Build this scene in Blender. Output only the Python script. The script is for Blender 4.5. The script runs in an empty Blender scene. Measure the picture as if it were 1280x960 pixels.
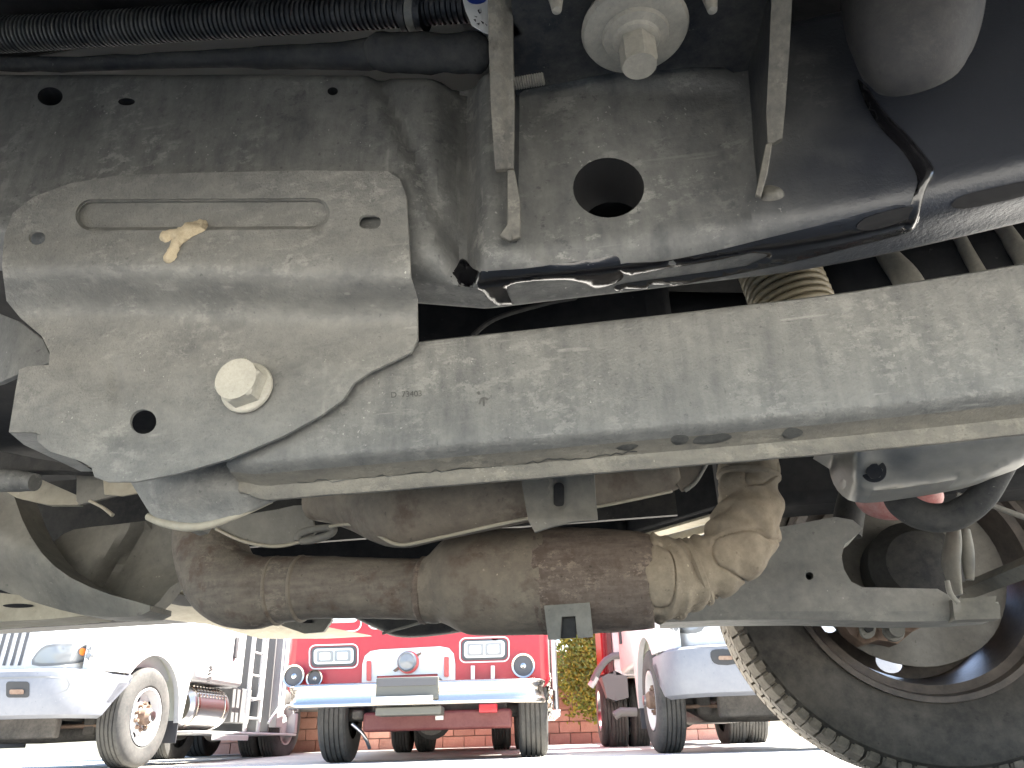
import bpy, bmesh, math, random
from mathutils import Vector, Matrix, noise, geometry
from mathutils.bvhtree import BVHTree
random.seed(7)
sc = bpy.context.scene
C = sc.collection
R_ = math.radians

# ------------------------------------------------------------------ camera
FPX, CAMH = 970.0, 0.08
TH, RO = math.atan(452 / 970), R_(1.7)
F = Vector((0, math.cos(TH), math.sin(TH)))
R0 = Vector((1, 0, 0)); U0 = Vector((0, -math.sin(TH), math.cos(TH)))
RV = R0 * math.cos(RO) - U0 * math.sin(RO)
UV = R0 * math.sin(RO) + U0 * math.cos(RO)
CAM = Vector((0, 0, CAMH))
cd = bpy.data.cameras.new('camera'); cam = bpy.data.objects.new('camera', cd); C.objects.link(cam)
cd.sensor_width = 36; cd.lens = 36 * FPX / 1280; cd.clip_start = 0.02; cd.clip_end = 600
m = Matrix((RV, UV, -F)).transposed().to_4x4(); m.translation = CAM
cam.matrix_world = m
sc.camera = cam
# ------------------------------------------------------------------ world, sun, exposure
SUN_EL, SUN_AZ = R_(58), R_(72)          # azimuth from +Y towards +X
w = bpy.data.worlds.new('World'); sc.world = w; w.use_nodes = True
nt = w.node_tree
sky = nt.nodes.new('ShaderNodeTexSky'); sky.sky_type = 'NISHITA'; sky.sun_disc = False
sky.sun_elevation = SUN_EL; sky.sun_rotation = SUN_AZ; sky.dust_density = 2.0
bg = nt.nodes['Background']; bg.inputs['Strength'].default_value = 0.085
nt.links.new(sky.outputs['Color'], bg.inputs['Color'])
sl = bpy.data.lights.new('sun', 'SUN'); so = bpy.data.objects.new('sun', sl); C.objects.link(so)
sl.energy = 5.0; sl.angle = R_(0.5); sl.color = (1, .95, .87)
sd = Vector((math.cos(SUN_EL) * math.sin(SUN_AZ), math.cos(SUN_EL) * math.cos(SUN_AZ), math.sin(SUN_EL)))
so.rotation_euler = sd.to_track_quat('Z', 'Y').to_euler(); so.location = (0, 0, 20)
sc.view_settings.view_transform = 'Standard'; sc.view_settings.look = 'None'
sc.view_settings.exposure = 3.4; sc.view_settings.gamma = 1
sc.view_settings.use_curve_mapping = False
sc.render.engine = 'CYCLES'
sc.cycles.use_denoising = True
sc.cycles.max_bounces = 10; sc.cycles.diffuse_bounces = 5; sc.cycles.glossy_bounces = 4
sc.cycles.sample_clamp_indirect = 6

# ------------------------------------------------------------------ rays and frames
def ray(x, y): return F * FPX + RV * (x - 640) + UV * (480 - y)
def P(x, y, Y):
    d = ray(x, y); return CAM + d * (Y / d.y)
PSI = R_(10)
UH = Vector((math.cos(PSI), -math.sin(PSI), 0)); VH = Vector((math.sin(PSI), math.cos(PSI), 0)); ZH = Vector((0, 0, 1))
def T(x, y, v):
    d = ray(x, y); return CAM + d * (v / d.dot(VH))
def TZ(x, y, z):
    d = ray(x, y); return CAM + d * ((z - CAMH) / d.z)
def Q(u, v, z): return UH * u + VH * v + ZH * z
def uvz(p): return p.dot(UH), p.dot(VH), p.z
def pxm(p): return (p - CAM).dot(F) / FPX          # metres per pixel at a point
def sstep(a, b, x):
    t = min(1, max(0, (x - a) / (b - a))); return t * t * (3 - 2 * t)

# ------------------------------------------------------------------ materials
MATS = {}
def nd(t, typ, **k):
    n = t.nodes.new(typ)
    for a, b in k.items():
        if a in n.inputs.keys(): n.inputs[a].default_value = b
        else: setattr(n, a, b)
    return n
def mat(name, col, rough=.6, metal=0., coat=0., emis=None, spec=.5):
    m = bpy.data.materials.new(name); m.use_nodes = True; t = m.node_tree
    b = t.nodes['Principled BSDF']
    b.inputs['Base Color'].default_value = (*col, 1); b.inputs['Roughness'].default_value = rough
    b.inputs['Metallic'].default_value = metal; b.inputs['Coat Weight'].default_value = coat
    b.inputs['Specular IOR Level'].default_value = spec
    MATS[name] = m; return m
def dusty(name, base, dust, amt=.5, rough=.7, scale=9, streak=0., sdir=(1, 1, 1), metal=0., bump=.35, speck=.25, speckcol=None,
          fine=1., rust=None, rustamt=.4, bdist=.002, wid=.16, pit=0., chalk=0., scratch=0.):
    m = mat(name, base, rough, metal); t = m.node_tree; L = t.links.new; b = t.nodes['Principled BSDF']
    tc = nd(t, 'ShaderNodeTexCoord')
    def nz(s, det=6, r=.6, sc3=None, off=0):
        mp = nd(t, 'ShaderNodeMapping'); L(tc.outputs['Object'], mp.inputs['Vector'])
        mp.inputs['Location'].default_value = (off, off * 1.7, off * .6)
        if sc3: mp.inputs['Scale'].default_value = sc3
        n = nd(t, 'ShaderNodeTexNoise'); n.inputs['Scale'].default_value = s; n.inputs['Detail'].default_value = det
        n.inputs['Roughness'].default_value = r; L(mp.outputs[0], n.inputs['Vector']); return n.outputs['Fac']
    def ramp(src, lo, hi):
        r = nd(t, 'ShaderNodeMapRange'); r.inputs['From Min'].default_value = lo; r.inputs['From Max'].default_value = hi
        L(src, r.inputs['Value']); return r.outputs[0]
    def mth(op, a, c):
        n = nd(t, 'ShaderNodeMath', operation=op)
        for i, s in enumerate((a, c)):
            if isinstance(s, (int, float)): n.inputs[i].default_value = s
            else: L(s, n.inputs[i])
        return n.outputs[0]
    def mix(f, a, c):
        n = nd(t, 'ShaderNodeMix', data_type='RGBA')
        if isinstance(f, (int, float)): n.inputs[0].default_value = f
        else: L(f, n.inputs[0])
        for i, s in ((6, a), (7, c)):
            if isinstance(s, tuple): n.inputs[i].default_value = (*s, 1)
            else: L(s, n.inputs[i])
        return n.outputs[2]
    c = .5 + (.5 - amt) * .45
    big = nz(scale, 7, .62)
    fine_ = nz(scale * 7, 6, .7, off=3)
    comb = mth('ADD', mth('MULTIPLY', big, .55), mth('MULTIPLY', fine_, .45 * fine))
    comb = mth('ADD', comb, .225 * (1 - fine))
    if streak:
        st = nz(scale * 3, 5, .6, sc3=sdir, off=9)
        comb = mth('ADD', mth('MULTIPLY', comb, 1 - streak), mth('MULTIPLY', st, streak))
    f = ramp(comb, c - wid, c + wid)
    col = mix(f, base, dust)
    if rust:
        rr = ramp(nz(scale * 1.6, 7, .65, off=21), .5 + (.5 - rustamt) * .4 - .06, .5 + (.5 - rustamt) * .4 + .06)
        col = mix(rr, col, rust)
    if chalk:
        c1 = nz(scale * 4.5, 12, .78, sc3=(.75, 1, 1.1), off=71); m1 = ramp(nz(scale * .9, 4, .6, off=81), .44, .6)
        lightc = tuple(min(1, d * 1.22) for d in dust)
        col = mix(mth('MULTIPLY', mth('MULTIPLY', ramp(c1, .515, .575), m1), chalk), col, lightc)
        c2 = nz(scale * 6, 12, .8, sc3=(.8, 1, 1), off=91); m2 = ramp(nz(scale * 1.2, 4, .6, off=97), .46, .62)
        col = mix(mth('MULTIPLY', mth('MULTIPLY', ramp(c2, .56, .61), m2), chalk * .8), col, tuple(x * .8 for x in base))
    if scratch:
        for k_, s3 in ((0, (.06, 1, 1.)), (1, (.5, 1, .09))):
            mp_ = nd(t, 'ShaderNodeMapping'); L(tc.outputs['Object'], mp_.inputs['Vector']); mp_.inputs['Scale'].default_value = s3; mp_.inputs['Rotation'].default_value = (0, R_(20 if k_ else -14), 0)
            n_ = nd(t, 'ShaderNodeTexNoise'); n_.inputs['Scale'].default_value = scale * 9; n_.inputs['Detail'].default_value = 2; L(mp_.outputs[0], n_.inputs['Vector'])
            col = mix(mth('MULTIPLY', mth('MULTIPLY', ramp(n_.outputs['Fac'], .66, .72), ramp(nz(scale * 2, 3, .5, off=111 + k_), .5, .6)), scratch), col, tuple(min(1, d * 1.35) for d in dust))
    if speck:
        sp = ramp(nz(scale * 22, 3, .5, off=31), .70 - .06 * speck, .76 - .06 * speck)
        sp2 = mth('MULTIPLY', sp, ramp(nz(scale * 1.5, 3, .5, off=41), .52, .68))
        col = mix(sp2, col, speckcol or tuple(min(1, d * 1.8) for d in dust))
        dk = ramp(nz(scale * 12, 4, .55, off=51), .34, .27)
        col = mix(mth('MULTIPLY', dk, .55), col, tuple(x * .55 for x in base))
    L(col, b.inputs['Base Color'])
    L(ramp(f, -.6, 1.2), b.inputs['Roughness']) if rough < .3 else None
    bp = nd(t, 'ShaderNodeBump'); bp.inputs['Strength'].default_value = bump; bp.inputs['Distance'].default_value = bdist
    hgt = mth('ADD', mth('MULTIPLY', fine_, .6), mth('MULTIPLY', nz(scale * 25, 4, .6, off=61), .4))
    if pit:
        hgt = mth('SUBTRACT', hgt, mth('MULTIPLY', dk, pit))
    L(hgt, bp.inputs['Height']); L(bp.outputs[0], b.inputs['Normal'])
    return m

dusty('plate', (.092, .092, .088), (.215, .209, .186), amt=.5, rough=.6, scale=15, streak=.3, sdir=(.5, 1, 1.2), speck=.5, bump=.8, wid=.16, bdist=.003, chalk=.6, scratch=.5)
dusty('rail', (.034, .036, .038), (.172, .170, .156), amt=.47, rough=.55, scale=12, streak=.4, sdir=(1.5, 1, .35), speck=.6, bump=.45, wid=.2, bdist=.0025, chalk=.7, scratch=.4)
dusty('rail_far', (.02, .02, .022), (.06, .058, .052), amt=.4, rough=.6, scale=9)
dusty('bar', (.082, .082, .079), (.195, .190, .170), amt=.52, rough=.58, scale=16, streak=.42, sdir=(1.7, 1, .28), speck=.6, bump=.8, wid=.16, bdist=.003, chalk=.62, scratch=.6)
dusty('gusset', (.03, .029, .027), (.12, .112, .092), amt=.5, rough=.6, scale=20, speck=.3, chalk=.6)
dusty('gusset_shade', (.02, .022, .026), (.07, .068, .062), amt=.35, rough=.5, scale=14)  # darker twin of gusset: shade on webs and top plate put into its colour
dusty('washer', (.13, .126, .112), (.235, .222, .19), amt=.55, rough=.55, scale=30, speck=.2)
dusty('bolt', (.28, .26, .215), (.42, .395, .33), amt=.6, rough=.55, scale=50, speck=.2, bump=.3, bdist=.0008)
dusty('black_paint', (.008, .009, .012), (.028, .03, .034), amt=.35, rough=.38, scale=10, speck=.15, bump=.2)
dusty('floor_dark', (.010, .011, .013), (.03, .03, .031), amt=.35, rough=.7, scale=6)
dusty('bump_rubber', (.010, .010, .012), (.03, .029, .027), amt=.4, rough=.75, scale=14, speck=.2, chalk=.5)
dusty('hose', (.018, .018, .020), (.10, .097, .09), amt=.35, rough=.5, scale=18, speck=.1)
dusty('fabric', (.035, .037, .04), (.09, .088, .08), amt=.35, rough=.75, scale=12)
dusty('exhaust', (.075, .061, .05), (.20, .172, .136), amt=.42, rough=.8, scale=14, streak=.35, sdir=(.5, 1, 3), speck=.5, rust=(.088, .061, .045), rustamt=.28, bump=.8, pit=.6, chalk=.7)
dusty('exhaust_clean', (.10, .082, .064), (.19, .160, .122), amt=.5, rough=.8, scale=10, speck=.3, rust=(.095, .07, .052), rustamt=.3, bump=.5, chalk=.4)
dusty('rust', (.065, .047, .037), (.19, .15, .118), amt=.45, rough=.85, scale=24, streak=.4, sdir=(.4, 1, 3), speck=.6, bump=1.0, pit=.8, rust=(.092, .066, .05), rustamt=.3, chalk=.9)
dusty('wrap', (.155, .126, .092), (.285, .237, .172), amt=.5, rough=.9, scale=12, speck=.1, bump=.5, bdist=.003, chalk=.3)
dusty('beige', (.20, .18, .135), (.36, .325, .25), amt=.6, rough=.8, scale=8, speck=.2)
dusty('greybeige', (.10, .097, .085), (.20, .188, .158), amt=.5, rough=.75, scale=9, speck=.2)
dusty('beam', (.155, .154, .146), (.29, .28, .247), amt=.5, rough=.7, scale=8, speck=.3, chalk=.5)
dusty('mud', (.36, .29, .185), (.50, .42, .29), amt=.6, rough=.95, scale=40, speck=0, bump=.8)
dusty('pan', (.17, .168, .16), (.30, .288, .25), amt=.4, rough=.38, metal=.35, scale=5, speck=0, bump=.05)
dusty('red_rubber', (.36, .085, .075), (.48, .30, .27), amt=.42, rough=.5, scale=20, speck=.1)
dusty('rubber', (.032, .029, .025), (.115, .10, .082), amt=.4, rough=.85, scale=7, speck=.1, bump=.3)
dusty('tread', (.06, .052, .043), (.24, .205, .16), amt=.55, rough=.9, scale=12, speck=.1)
dusty('rim_steel', (.05, .042, .038), (.15, .122, .10), amt=.4, rough=.4, scale=8, speck=.2)
dusty('backing', (.10, .095, .085), (.19, .178, .155), amt=.5, rough=.75, scale=9)
dusty('brass', (.13, .108, .068), (.25, .215, .145), amt=.5, rough=.5, scale=30, speck=.1)
mat('tar', (.004, .004, .005), .22, 0, .2)
mat('void', (.002, .002, .003), .9)
mat('tag_white', (.72, .72, .70), .5); mat('print_black', (.02, .02, .022), .6); mat('print_blue', (.02, .05, .28), .5)
mat('body_white', (.62, .62, .60), .3, 0, .3)
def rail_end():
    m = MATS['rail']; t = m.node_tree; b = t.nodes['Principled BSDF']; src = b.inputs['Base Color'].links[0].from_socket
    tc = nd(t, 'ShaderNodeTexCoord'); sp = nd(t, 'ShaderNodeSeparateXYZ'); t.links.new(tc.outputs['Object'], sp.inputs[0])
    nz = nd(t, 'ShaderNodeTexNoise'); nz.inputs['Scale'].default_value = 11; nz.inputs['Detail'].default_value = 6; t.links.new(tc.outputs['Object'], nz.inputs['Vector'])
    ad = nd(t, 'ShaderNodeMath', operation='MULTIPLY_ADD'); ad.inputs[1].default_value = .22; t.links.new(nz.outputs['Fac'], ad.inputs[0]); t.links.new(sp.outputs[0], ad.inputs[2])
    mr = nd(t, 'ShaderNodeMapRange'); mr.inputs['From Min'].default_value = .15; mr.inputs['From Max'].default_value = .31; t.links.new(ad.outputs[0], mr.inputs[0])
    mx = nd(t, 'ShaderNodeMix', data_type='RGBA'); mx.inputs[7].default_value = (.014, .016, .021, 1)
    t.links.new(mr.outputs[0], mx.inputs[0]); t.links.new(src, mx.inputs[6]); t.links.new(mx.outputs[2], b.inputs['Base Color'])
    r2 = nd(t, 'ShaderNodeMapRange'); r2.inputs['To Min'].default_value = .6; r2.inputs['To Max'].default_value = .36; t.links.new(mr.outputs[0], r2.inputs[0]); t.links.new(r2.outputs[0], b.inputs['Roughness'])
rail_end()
# background
dusty('white_paint', (.42, .422, .42), (.50, .497, .485), amt=.6, rough=.35, scale=2, speck=0, bump=.02)
dusty('grey_plastic', (.105, .112, .13), (.14, .146, .16), amt=.55, rough=.5, scale=3, speck=.05, bump=.05)
dusty('cream', (.48, .49, .40), (.58, .58, .50), amt=.5, rough=.7, scale=3, speck=0, bump=.05)
dusty('red_paint', (.27, .008, .016), (.31, .02, .026), amt=.4, rough=.3, scale=2, speck=0, bump=.02)
dusty('red_dull', (.075, .010, .011), (.12, .04, .035), amt=.4, rough=.6, scale=6, speck=.1)
mat('chrome', (.46, .42, .365), .2, 1); mat('steel', (.42, .42, .42), .28, 1)
mat('glass_dark', (.03, .035, .04), .08, 0, .5); mat('lamp', (.16, .165, .165), .2, 0, .5)
mat('winch_grey', (.06, .061, .053), .6); mat('amber', (.7, .18, .03), .3); mat('red_lens', (.35, .02, .02), .25, 0, .5)
mat('dark', (.02, .02, .02), .7); mat('dark_grey', (.05, .05, .053), .6); mat('mid_grey', (.12, .122, .12), .6)
dusty('chassis', (.03, .028, .025), (.10, .09, .078), amt=.45, rough=.8, scale=5)
dusty('rust_brown', (.10, .06, .04), (.20, .14, .10), amt=.5, rough=.85, scale=8)
dusty('truck_tyre', (.026, .026, .025), (.075, .071, .064), amt=.45, rough=.9, scale=5, speck=.05)
dusty('mortar', (.30, .20, .16), (.38, .28, .23), amt=.5, rough=.95, scale=5)
def brickmat():
    m = dusty('brick', (.38, .19, .14), (.50, .29, .22), amt=.5, rough=.9, scale=6, speck=.2, bump=.5, bdist=.004)
    t = m.node_tree; b = t.nodes['Principled BSDF']; src = b.inputs['Base Color'].links[0].from_socket
    oi = nd(t, 'ShaderNodeObjectInfo'); hs = nd(t, 'ShaderNodeHueSaturation')
    mr = nd(t, 'ShaderNodeMapRange'); mr.inputs['To Min'].default_value = .75; mr.inputs['To Max'].default_value = 1.2
    t.links.new(oi.outputs['Random'], mr.inputs['Value']); t.links.new(mr.outputs[0], hs.inputs['Value'])
    t.links.new(src, hs.inputs['Color']); t.links.new(hs.outputs[0], b.inputs['Base Color'])
brickmat()
for k_ in ('rail_far', 'floor_dark', 'black_paint', 'gusset_shade', 'fabric'): MATS[k_].node_tree.nodes['Principled BSDF'].inputs['Specular IOR Level'].default_value = .12
dusty('concrete', (.36, .35, .32), (.46, .445, .405), amt=.5, rough=.9, scale=1.3, speck=.3, bump=.4, bdist=.004)
def leafmat():
    m = mat('leaf', (.14, .19, .03), .5); t = m.node_tree; b = t.nodes['Principled BSDF']
    g = nd(t, 'ShaderNodeNewGeometry'); r = nd(t, 'ShaderNodeValToRGB')
    r.color_ramp.elements[0].color = (.08, .13, .02, 1); r.color_ramp.elements[1].color = (.36, .37, .05, 1)
    t.links.new(g.outputs['Random Per Island'], r.inputs[0]); t.links.new(r.outputs[0], b.inputs['Base Color'])
    tr = nd(t, 'ShaderNodeBsdfTranslucent'); t.links.new(r.outputs[0], tr.inputs['Color'])
    mx = nd(t, 'ShaderNodeMixShader'); mx.inputs[0].default_value = .4
    t.links.new(b.outputs[0], mx.inputs[1]); t.links.new(tr.outputs[0], mx.inputs[2])
    t.links.new(mx.outputs[0], t.nodes['Material Output'].inputs['Surface'])
leafmat()

# ------------------------------------------------------------------ builders
def root(name, label, cat, loc, rz=0., group=None):
    o = bpy.data.objects.new(name, None); C.objects.link(o)
    o.location = loc; o.rotation_euler = (0, 0, rz); o['label'] = label; o['category'] = cat
    if group: o['group'] = group
    o.empty_display_size = .1
    o['_m'] = 0; del o['_m']
    INV[o.name] = (Matrix.Translation(loc) @ Matrix.Rotation(rz, 4, 'Z')).inverted()
    return o
INV = {}
def inv_of(p):
    while p is not None:
        if p.name in INV: return INV[p.name]
        p = p.parent
    return Matrix.Identity(4)
def mk(name, verts, faces, mt, parent=None, smooth=35, bevel=0, seg=2, fix=True):
    """verts in world coordinates -> one mesh object under parent"""
    me = bpy.data.meshes.new(name)
    iv = inv_of(parent)
    me.from_pydata([iv @ Vector(v) for v in verts], [], faces)
    if fix:
        bm = bmesh.new(); bm.from_mesh(me); bmesh.ops.recalc_face_normals(bm, faces=bm.faces[:]); bm.to_mesh(me); bm.free()
    me.materials.append(MATS[mt])
    if smooth:
        me.polygons.foreach_set('use_smooth', [True] * len(me.polygons)); me.set_sharp_from_angle(angle=R_(smooth))
    o = bpy.data.objects.new(name, me); C.objects.link(o)
    if parent: o.parent = parent
    if bevel:
        b = o.modifiers.new('bevel', 'BEVEL'); b.width = bevel; b.segments = seg; b.limit_method = 'ANGLE'; b.angle_limit = R_(40)
    return o
def cat_mull(pts, n=4, closed=True):
    out = []; N = len(pts); D = len(pts[0])
    for i in range(N if closed else N - 1):
        p = [pts[(i + k) % N] if closed else pts[min(N - 1, max(0, i + k))] for k in (-1, 0, 1, 2)]
        for j in range(n):
            t = j / n
            out.append(tuple(.5 * (2 * p[1][d] + (p[2][d] - p[0][d]) * t + (2 * p[0][d] - 5 * p[1][d] + 4 * p[2][d] - p[3][d]) * t * t
                                   + (3 * p[1][d] - p[0][d] - 3 * p[2][d] + p[3][d]) * t ** 3) for d in range(D)))
    if not closed: out.append(tuple(pts[-1]))
    return out
def ell(cx, cy, rx, ry, n=28, rot=0):
    c, s = math.cos(rot), math.sin(rot)
    return [(cx + rx * math.cos(a) * c - ry * math.sin(a) * s, cy + rx * math.cos(a) * s + ry * math.sin(a) * c)
            for a in (2 * math.pi * i / n for i in range(n))]
def rrect(x0, y0, x1, y1, r, n=5):
    o = []
    for cx, cy, a0 in ((x1 - r, y1 - r, 0), (x0 + r, y1 - r, 90), (x0 + r, y0 + r, 180), (x1 - r, y0 + r, 270)):
        for i in range(n + 1):
            a = R_(a0 + 90 * i / n); o.append((cx + r * math.cos(a), cy + r * math.sin(a)))
    return o
def inside(pt, poly):
    x, y = pt; c = False; j = len(poly) - 1
    for i in range(len(poly)):
        xi, yi = poly[i][0], poly[i][1]; xj, yj = poly[j][0], poly[j][1]
        if (yi > y) != (yj > y) and x < (xj - xi) * (y - yi) / (yj - yi) + xi: c = not c
        j = i
    return c
def affine(pts):
    n = len(pts); s = [[0.] * 4 for _ in range(3)]
    for x, y, v in pts:
        r = (1, x / 500, y / 500)
        for i in range(3):
            for j in range(3): s[i][j] += r[i] * r[j]
            s[i][3] += r[i] * v
    M = Matrix(((s[0][0] + 1e-7, s[0][1], s[0][2]), (s[1][0], s[1][1] + 1e-7, s[1][2]), (s[2][0], s[2][1], s[2][2] + 1e-7)))
    k = M.inverted() @ Vector((s[0][3], s[1][3], s[2][3]))
    return lambda x, y: k[0] + k[1] * x / 500 + k[2] * y / 500
def dens(poly, step):
    out = []
    for i in range(len(poly)):
        a, b = poly[i], poly[(i + 1) % len(poly)]
        n = max(1, int(math.hypot(b[0] - a[0], b[1] - a[1]) / step + .5))
        for j in range(n): out.append((a[0] + (b[0] - a[0]) * j / n, a[1] + (b[1] - a[1]) * j / n))
    return out
def tri2d(outer, holes, step, creases=()):
    loops = [dens(outer, step)] + [dens(h, step) for h in holes]; nh = len(loops)
    loops += [dens(h, step) for h in creases]
    pts, edges = [], []
    for lp in loops:
        b = len(pts); pts += lp; edges += [(b + i, b + (i + 1) % len(lp)) for i in range(len(lp))]
    nb = len(pts); bpts = pts[:]
    xs = [p[0] for p in outer]; ys = [p[1] for p in outer]
    y = min(ys) + step * .5; k = 0
    cell = {}
    for p in bpts: cell.setdefault((int(p[0] // step), int(p[1] // step)), []).append(p)
    while y < max(ys):
        x = min(xs) + step * (.5 if k % 2 else 1.)
        while x < max(xs):
            if inside((x, y), loops[0]) and not any(inside((x, y), h) for h in loops[1:nh]):
                cx, cy = int(x // step), int(y // step); ok = True
                for ix in (-1, 0, 1):
                    for iy in (-1, 0, 1):
                        for q in cell.get((cx + ix, cy + iy), ()):
                            if math.hypot(q[0] - x, q[1] - y) < step * .55: ok = False
                if ok: pts.append((x, y))
            x += step
        y += step * .87; k += 1
    r = geometry.delaunay_2d_cdt([Vector(p) for p in pts], edges, [], 0, 1e-5)
    vs = [(p.x, p.y) for p in r[0]]; fs = []
    for f in r[2]:
        c = (sum(vs[i][0] for i in f) / len(f), sum(vs[i][1] for i in f) / len(f))
        if inside(c, loops[0]) and not any(inside(c, h) for h in loops[1:nh]): fs.append(list(f))
    return vs, fs
def solid(name, front, faces, ext, mt, parent, smooth=35, bevel=0, seg=2):
    """front vertex list (world) + faces, extruded by ext (Vector or function of index)"""
    n = len(front); used = sorted({i for f in faces for i in f}); mp = {i: k for k, i in enumerate(used)}
    fr = [front[i] for i in used]; fs = [[mp[i] for i in f] for f in faces]; n = len(fr)
    back = [p + (ext(p) if callable(ext) else ext) for p in fr]
    ed = {}
    for f in fs:
        for i in range(len(f)):
            a, b = f[i], f[(i + 1) % len(f)]; ed[(a, b)] = 1
    bd = [(a, b) for (a, b) in ed if (b, a) not in ed]
    F_ = fs + [[i + n for i in reversed(f)] for f in fs] + [[b, a, a + n, b + n] for a, b in bd]
    return mk(name, fr + back, F_, mt, parent, smooth, bevel, seg)
def sheet(name, outer, mt, parent, v=None, holes=(), th=.004, step=14, sm=0, relief=None, plane=None, ext=None, bevel=.0008, smooth=35, creases=()):
    """a pressed sheet traced as (x, y[, depth]); plane maps (x, y, depth) to a point (default: truck frame)"""
    plane = plane or T
    if v is None: v = affine(outer)
    vf = v if callable(v) else (lambda x, y: v)
    o2 = [(p[0], p[1]) for p in outer]
    if sm: o2 = cat_mull(o2, sm)
    vs, fs = tri2d(o2, [list(h) for h in holes], step, creases)
    pts = [plane(x, y, vf(x, y) + (relief(x, y) if relief else 0)) for x, y in vs]
    return solid(name, pts, fs, ext if ext is not None else VH * th, mt, parent, smooth, bevel)
def frames(pts):
    ts = []
    for i in range(len(pts)):
        a = pts[max(0, i - 1)]; b = pts[min(len(pts) - 1, i + 1)]; ts.append((b - a).normalized())
    n = ts[0].orthogonal().normalized(); out = []
    up = Vector((0, 0, 1)) if abs(ts[0].z) < .9 else Vector((0, 1, 0))
    n = (up - ts[0] * up.dot(ts[0])).normalized()
    for t in ts:
        n = (n - t * n.dot(t)).normalized(); out.append((t, n, t.cross(n)))
    return out
def tube(name, pts, rad, mt, parent, seg=16, sq=(1, 1), disp=None, caps=True, smooth=50):
    pts = [Vector(p) for p in pts]; fr = frames(pts); V, Fc = [], []
    for i, (p, (t, n, b)) in enumerate(zip(pts, fr)):
        r = rad[i] if isinstance(rad, (list, tuple)) else rad
        for k in range(seg):
            a = 2 * math.pi * k / seg; d = n * (math.cos(a) * sq[0]) + b * (math.sin(a) * sq[1])
            q = p + d * r
            if disp: q = q + d * disp(q, i / (len(pts) - 1), a)
            V.append(q)
    for i in range(len(pts) - 1):
        for k in range(seg):
            a = i * seg + k; b_ = i * seg + (k + 1) % seg; Fc.append([a, b_, b_ + seg, a + seg])
    if caps: Fc.append(list(range(seg - 1, -1, -1))); Fc.append([(len(pts) - 1) * seg + k for k in range(seg)])
    return mk(name, V, Fc, mt, parent, smooth)
def px_tube(name, ctrl, mt, parent, n=6, **k):
    """ctrl: (x, y, depth, radius in px)"""
    c = cat_mull(ctrl, n, False); pts = [T(a[0], a[1], a[2]) for a in c]
    return tube(name, pts, [a[3] * pxm(p) for a, p in zip(c, pts)], mt, parent, **k)
def lathe(name, prof, org, axis, mt, parent, seg=40, smooth=30, up=None, bevel=0, caps=True):
    """prof (radius, distance along axis)"""
    axis = Vector(axis).normalized(); up = up or (Vector((0, 0, 1)) if abs(axis.z) < .9 else Vector((0, 1, 0)))
    n = (up - axis * up.dot(axis)).normalized(); b = axis.cross(n); V, Fc = [], []
    org = Vector(org)
    for r, h in prof:
        for k in range(seg):
            a = 2 * math.pi * k / seg; V.append(org + axis * h + (n * math.cos(a) + b * math.sin(a)) * max(r, 1e-5))
    for i in range(len(prof) - 1):
        for k in range(seg):
            a = i * seg + k; b_ = i * seg + (k + 1) % seg; Fc.append([a, b_, b_ + seg, a + seg])
    if caps:
        Fc.append(list(range(seg - 1, -1, -1))) if prof[0][0] > 1e-3 else None
        Fc.append([(len(prof) - 1) * seg + k for k in range(seg)]) if prof[-1][0] > 1e-3 else None
    return mk(name, V, Fc, mt, parent, smooth, bevel)
def hexbolt(name, org, axis, r_fl, r_hex, h_fl, h_hex, mt, parent, spin=0.):
    axis = Vector(axis).normalized(); up = Vector((0, 0, 1)) if abs(axis.z) < .9 else Vector((0, 1, 0))
    n = (up - axis * up.dot(axis)).normalized(); b = axis.cross(n); V, Fc = [], []
    def ring(r, h, seg=36, hexa=False):
        s = len(V)
        for k in range(seg):
            a = 2 * math.pi * k / seg; rr = r
            if hexa:
                a6 = (a + math.pi / 6) % (math.pi / 3) - math.pi / 6; rr = r * math.cos(math.pi / 6) / math.cos(a6)
            V.append(org + axis * h + (n * math.cos(a + spin) + b * math.sin(a + spin)) * rr)
        return s
    L = [ring(r_fl * .97, 0), ring(r_fl, h_fl * .2), ring(r_fl * .99, h_fl * .75), ring(r_fl * .94, h_fl), ring(r_hex * 1.06, h_fl * 1.12, hexa=True),
         ring(r_hex, h_fl * 1.2, hexa=True), ring(r_hex, h_fl + h_hex * .88, hexa=True), ring(r_hex * .90, h_fl + h_hex), ring(r_hex * .55, h_fl + h_hex * .985)]
    for a, c in zip(L, L[1:]):
        for k in range(36): Fc.append([a + k, a + (k + 1) % 36, c + (k + 1) % 36, c + k])
    Fc.append([L[-1] + k for k in range(36)]); Fc.append([L[0] + k for k in range(35, -1, -1)])
    return mk(name, V, Fc, mt, parent, 28)
def box(name, c, sx, sy, sz, mt, parent, ax=None, bevel=.004, seg=2):
    """box from centre and full sizes along the three axes in ax"""
    a, b, d = ax or (Vector((1, 0, 0)), Vector((0, 1, 0)), Vector((0, 0, 1)))
    V = [Vector(c) + a * (sx * i / 2) + b * (sy * j / 2) + d * (sz * k / 2) for i in (-1, 1) for j in (-1, 1) for k in (-1, 1)]
    Fc = [[0, 1, 3, 2], [4, 6, 7, 5], [0, 4, 5, 1], [2, 3, 7, 6], [0, 2, 6, 4], [1, 5, 7, 3]]
    return mk(name, V, Fc, mt, parent, 35, bevel, seg)
TAX = (UH, VH, ZH)
def tbox(name, u0, u1, v0, v1, z0, z1, mt, parent, bevel=.004):
    return box(name, Q((u0 + u1) / 2, (v0 + v1) / 2, (z0 + z1) / 2), u1 - u0, v1 - v0, z1 - z0, mt, parent, TAX, bevel)
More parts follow.
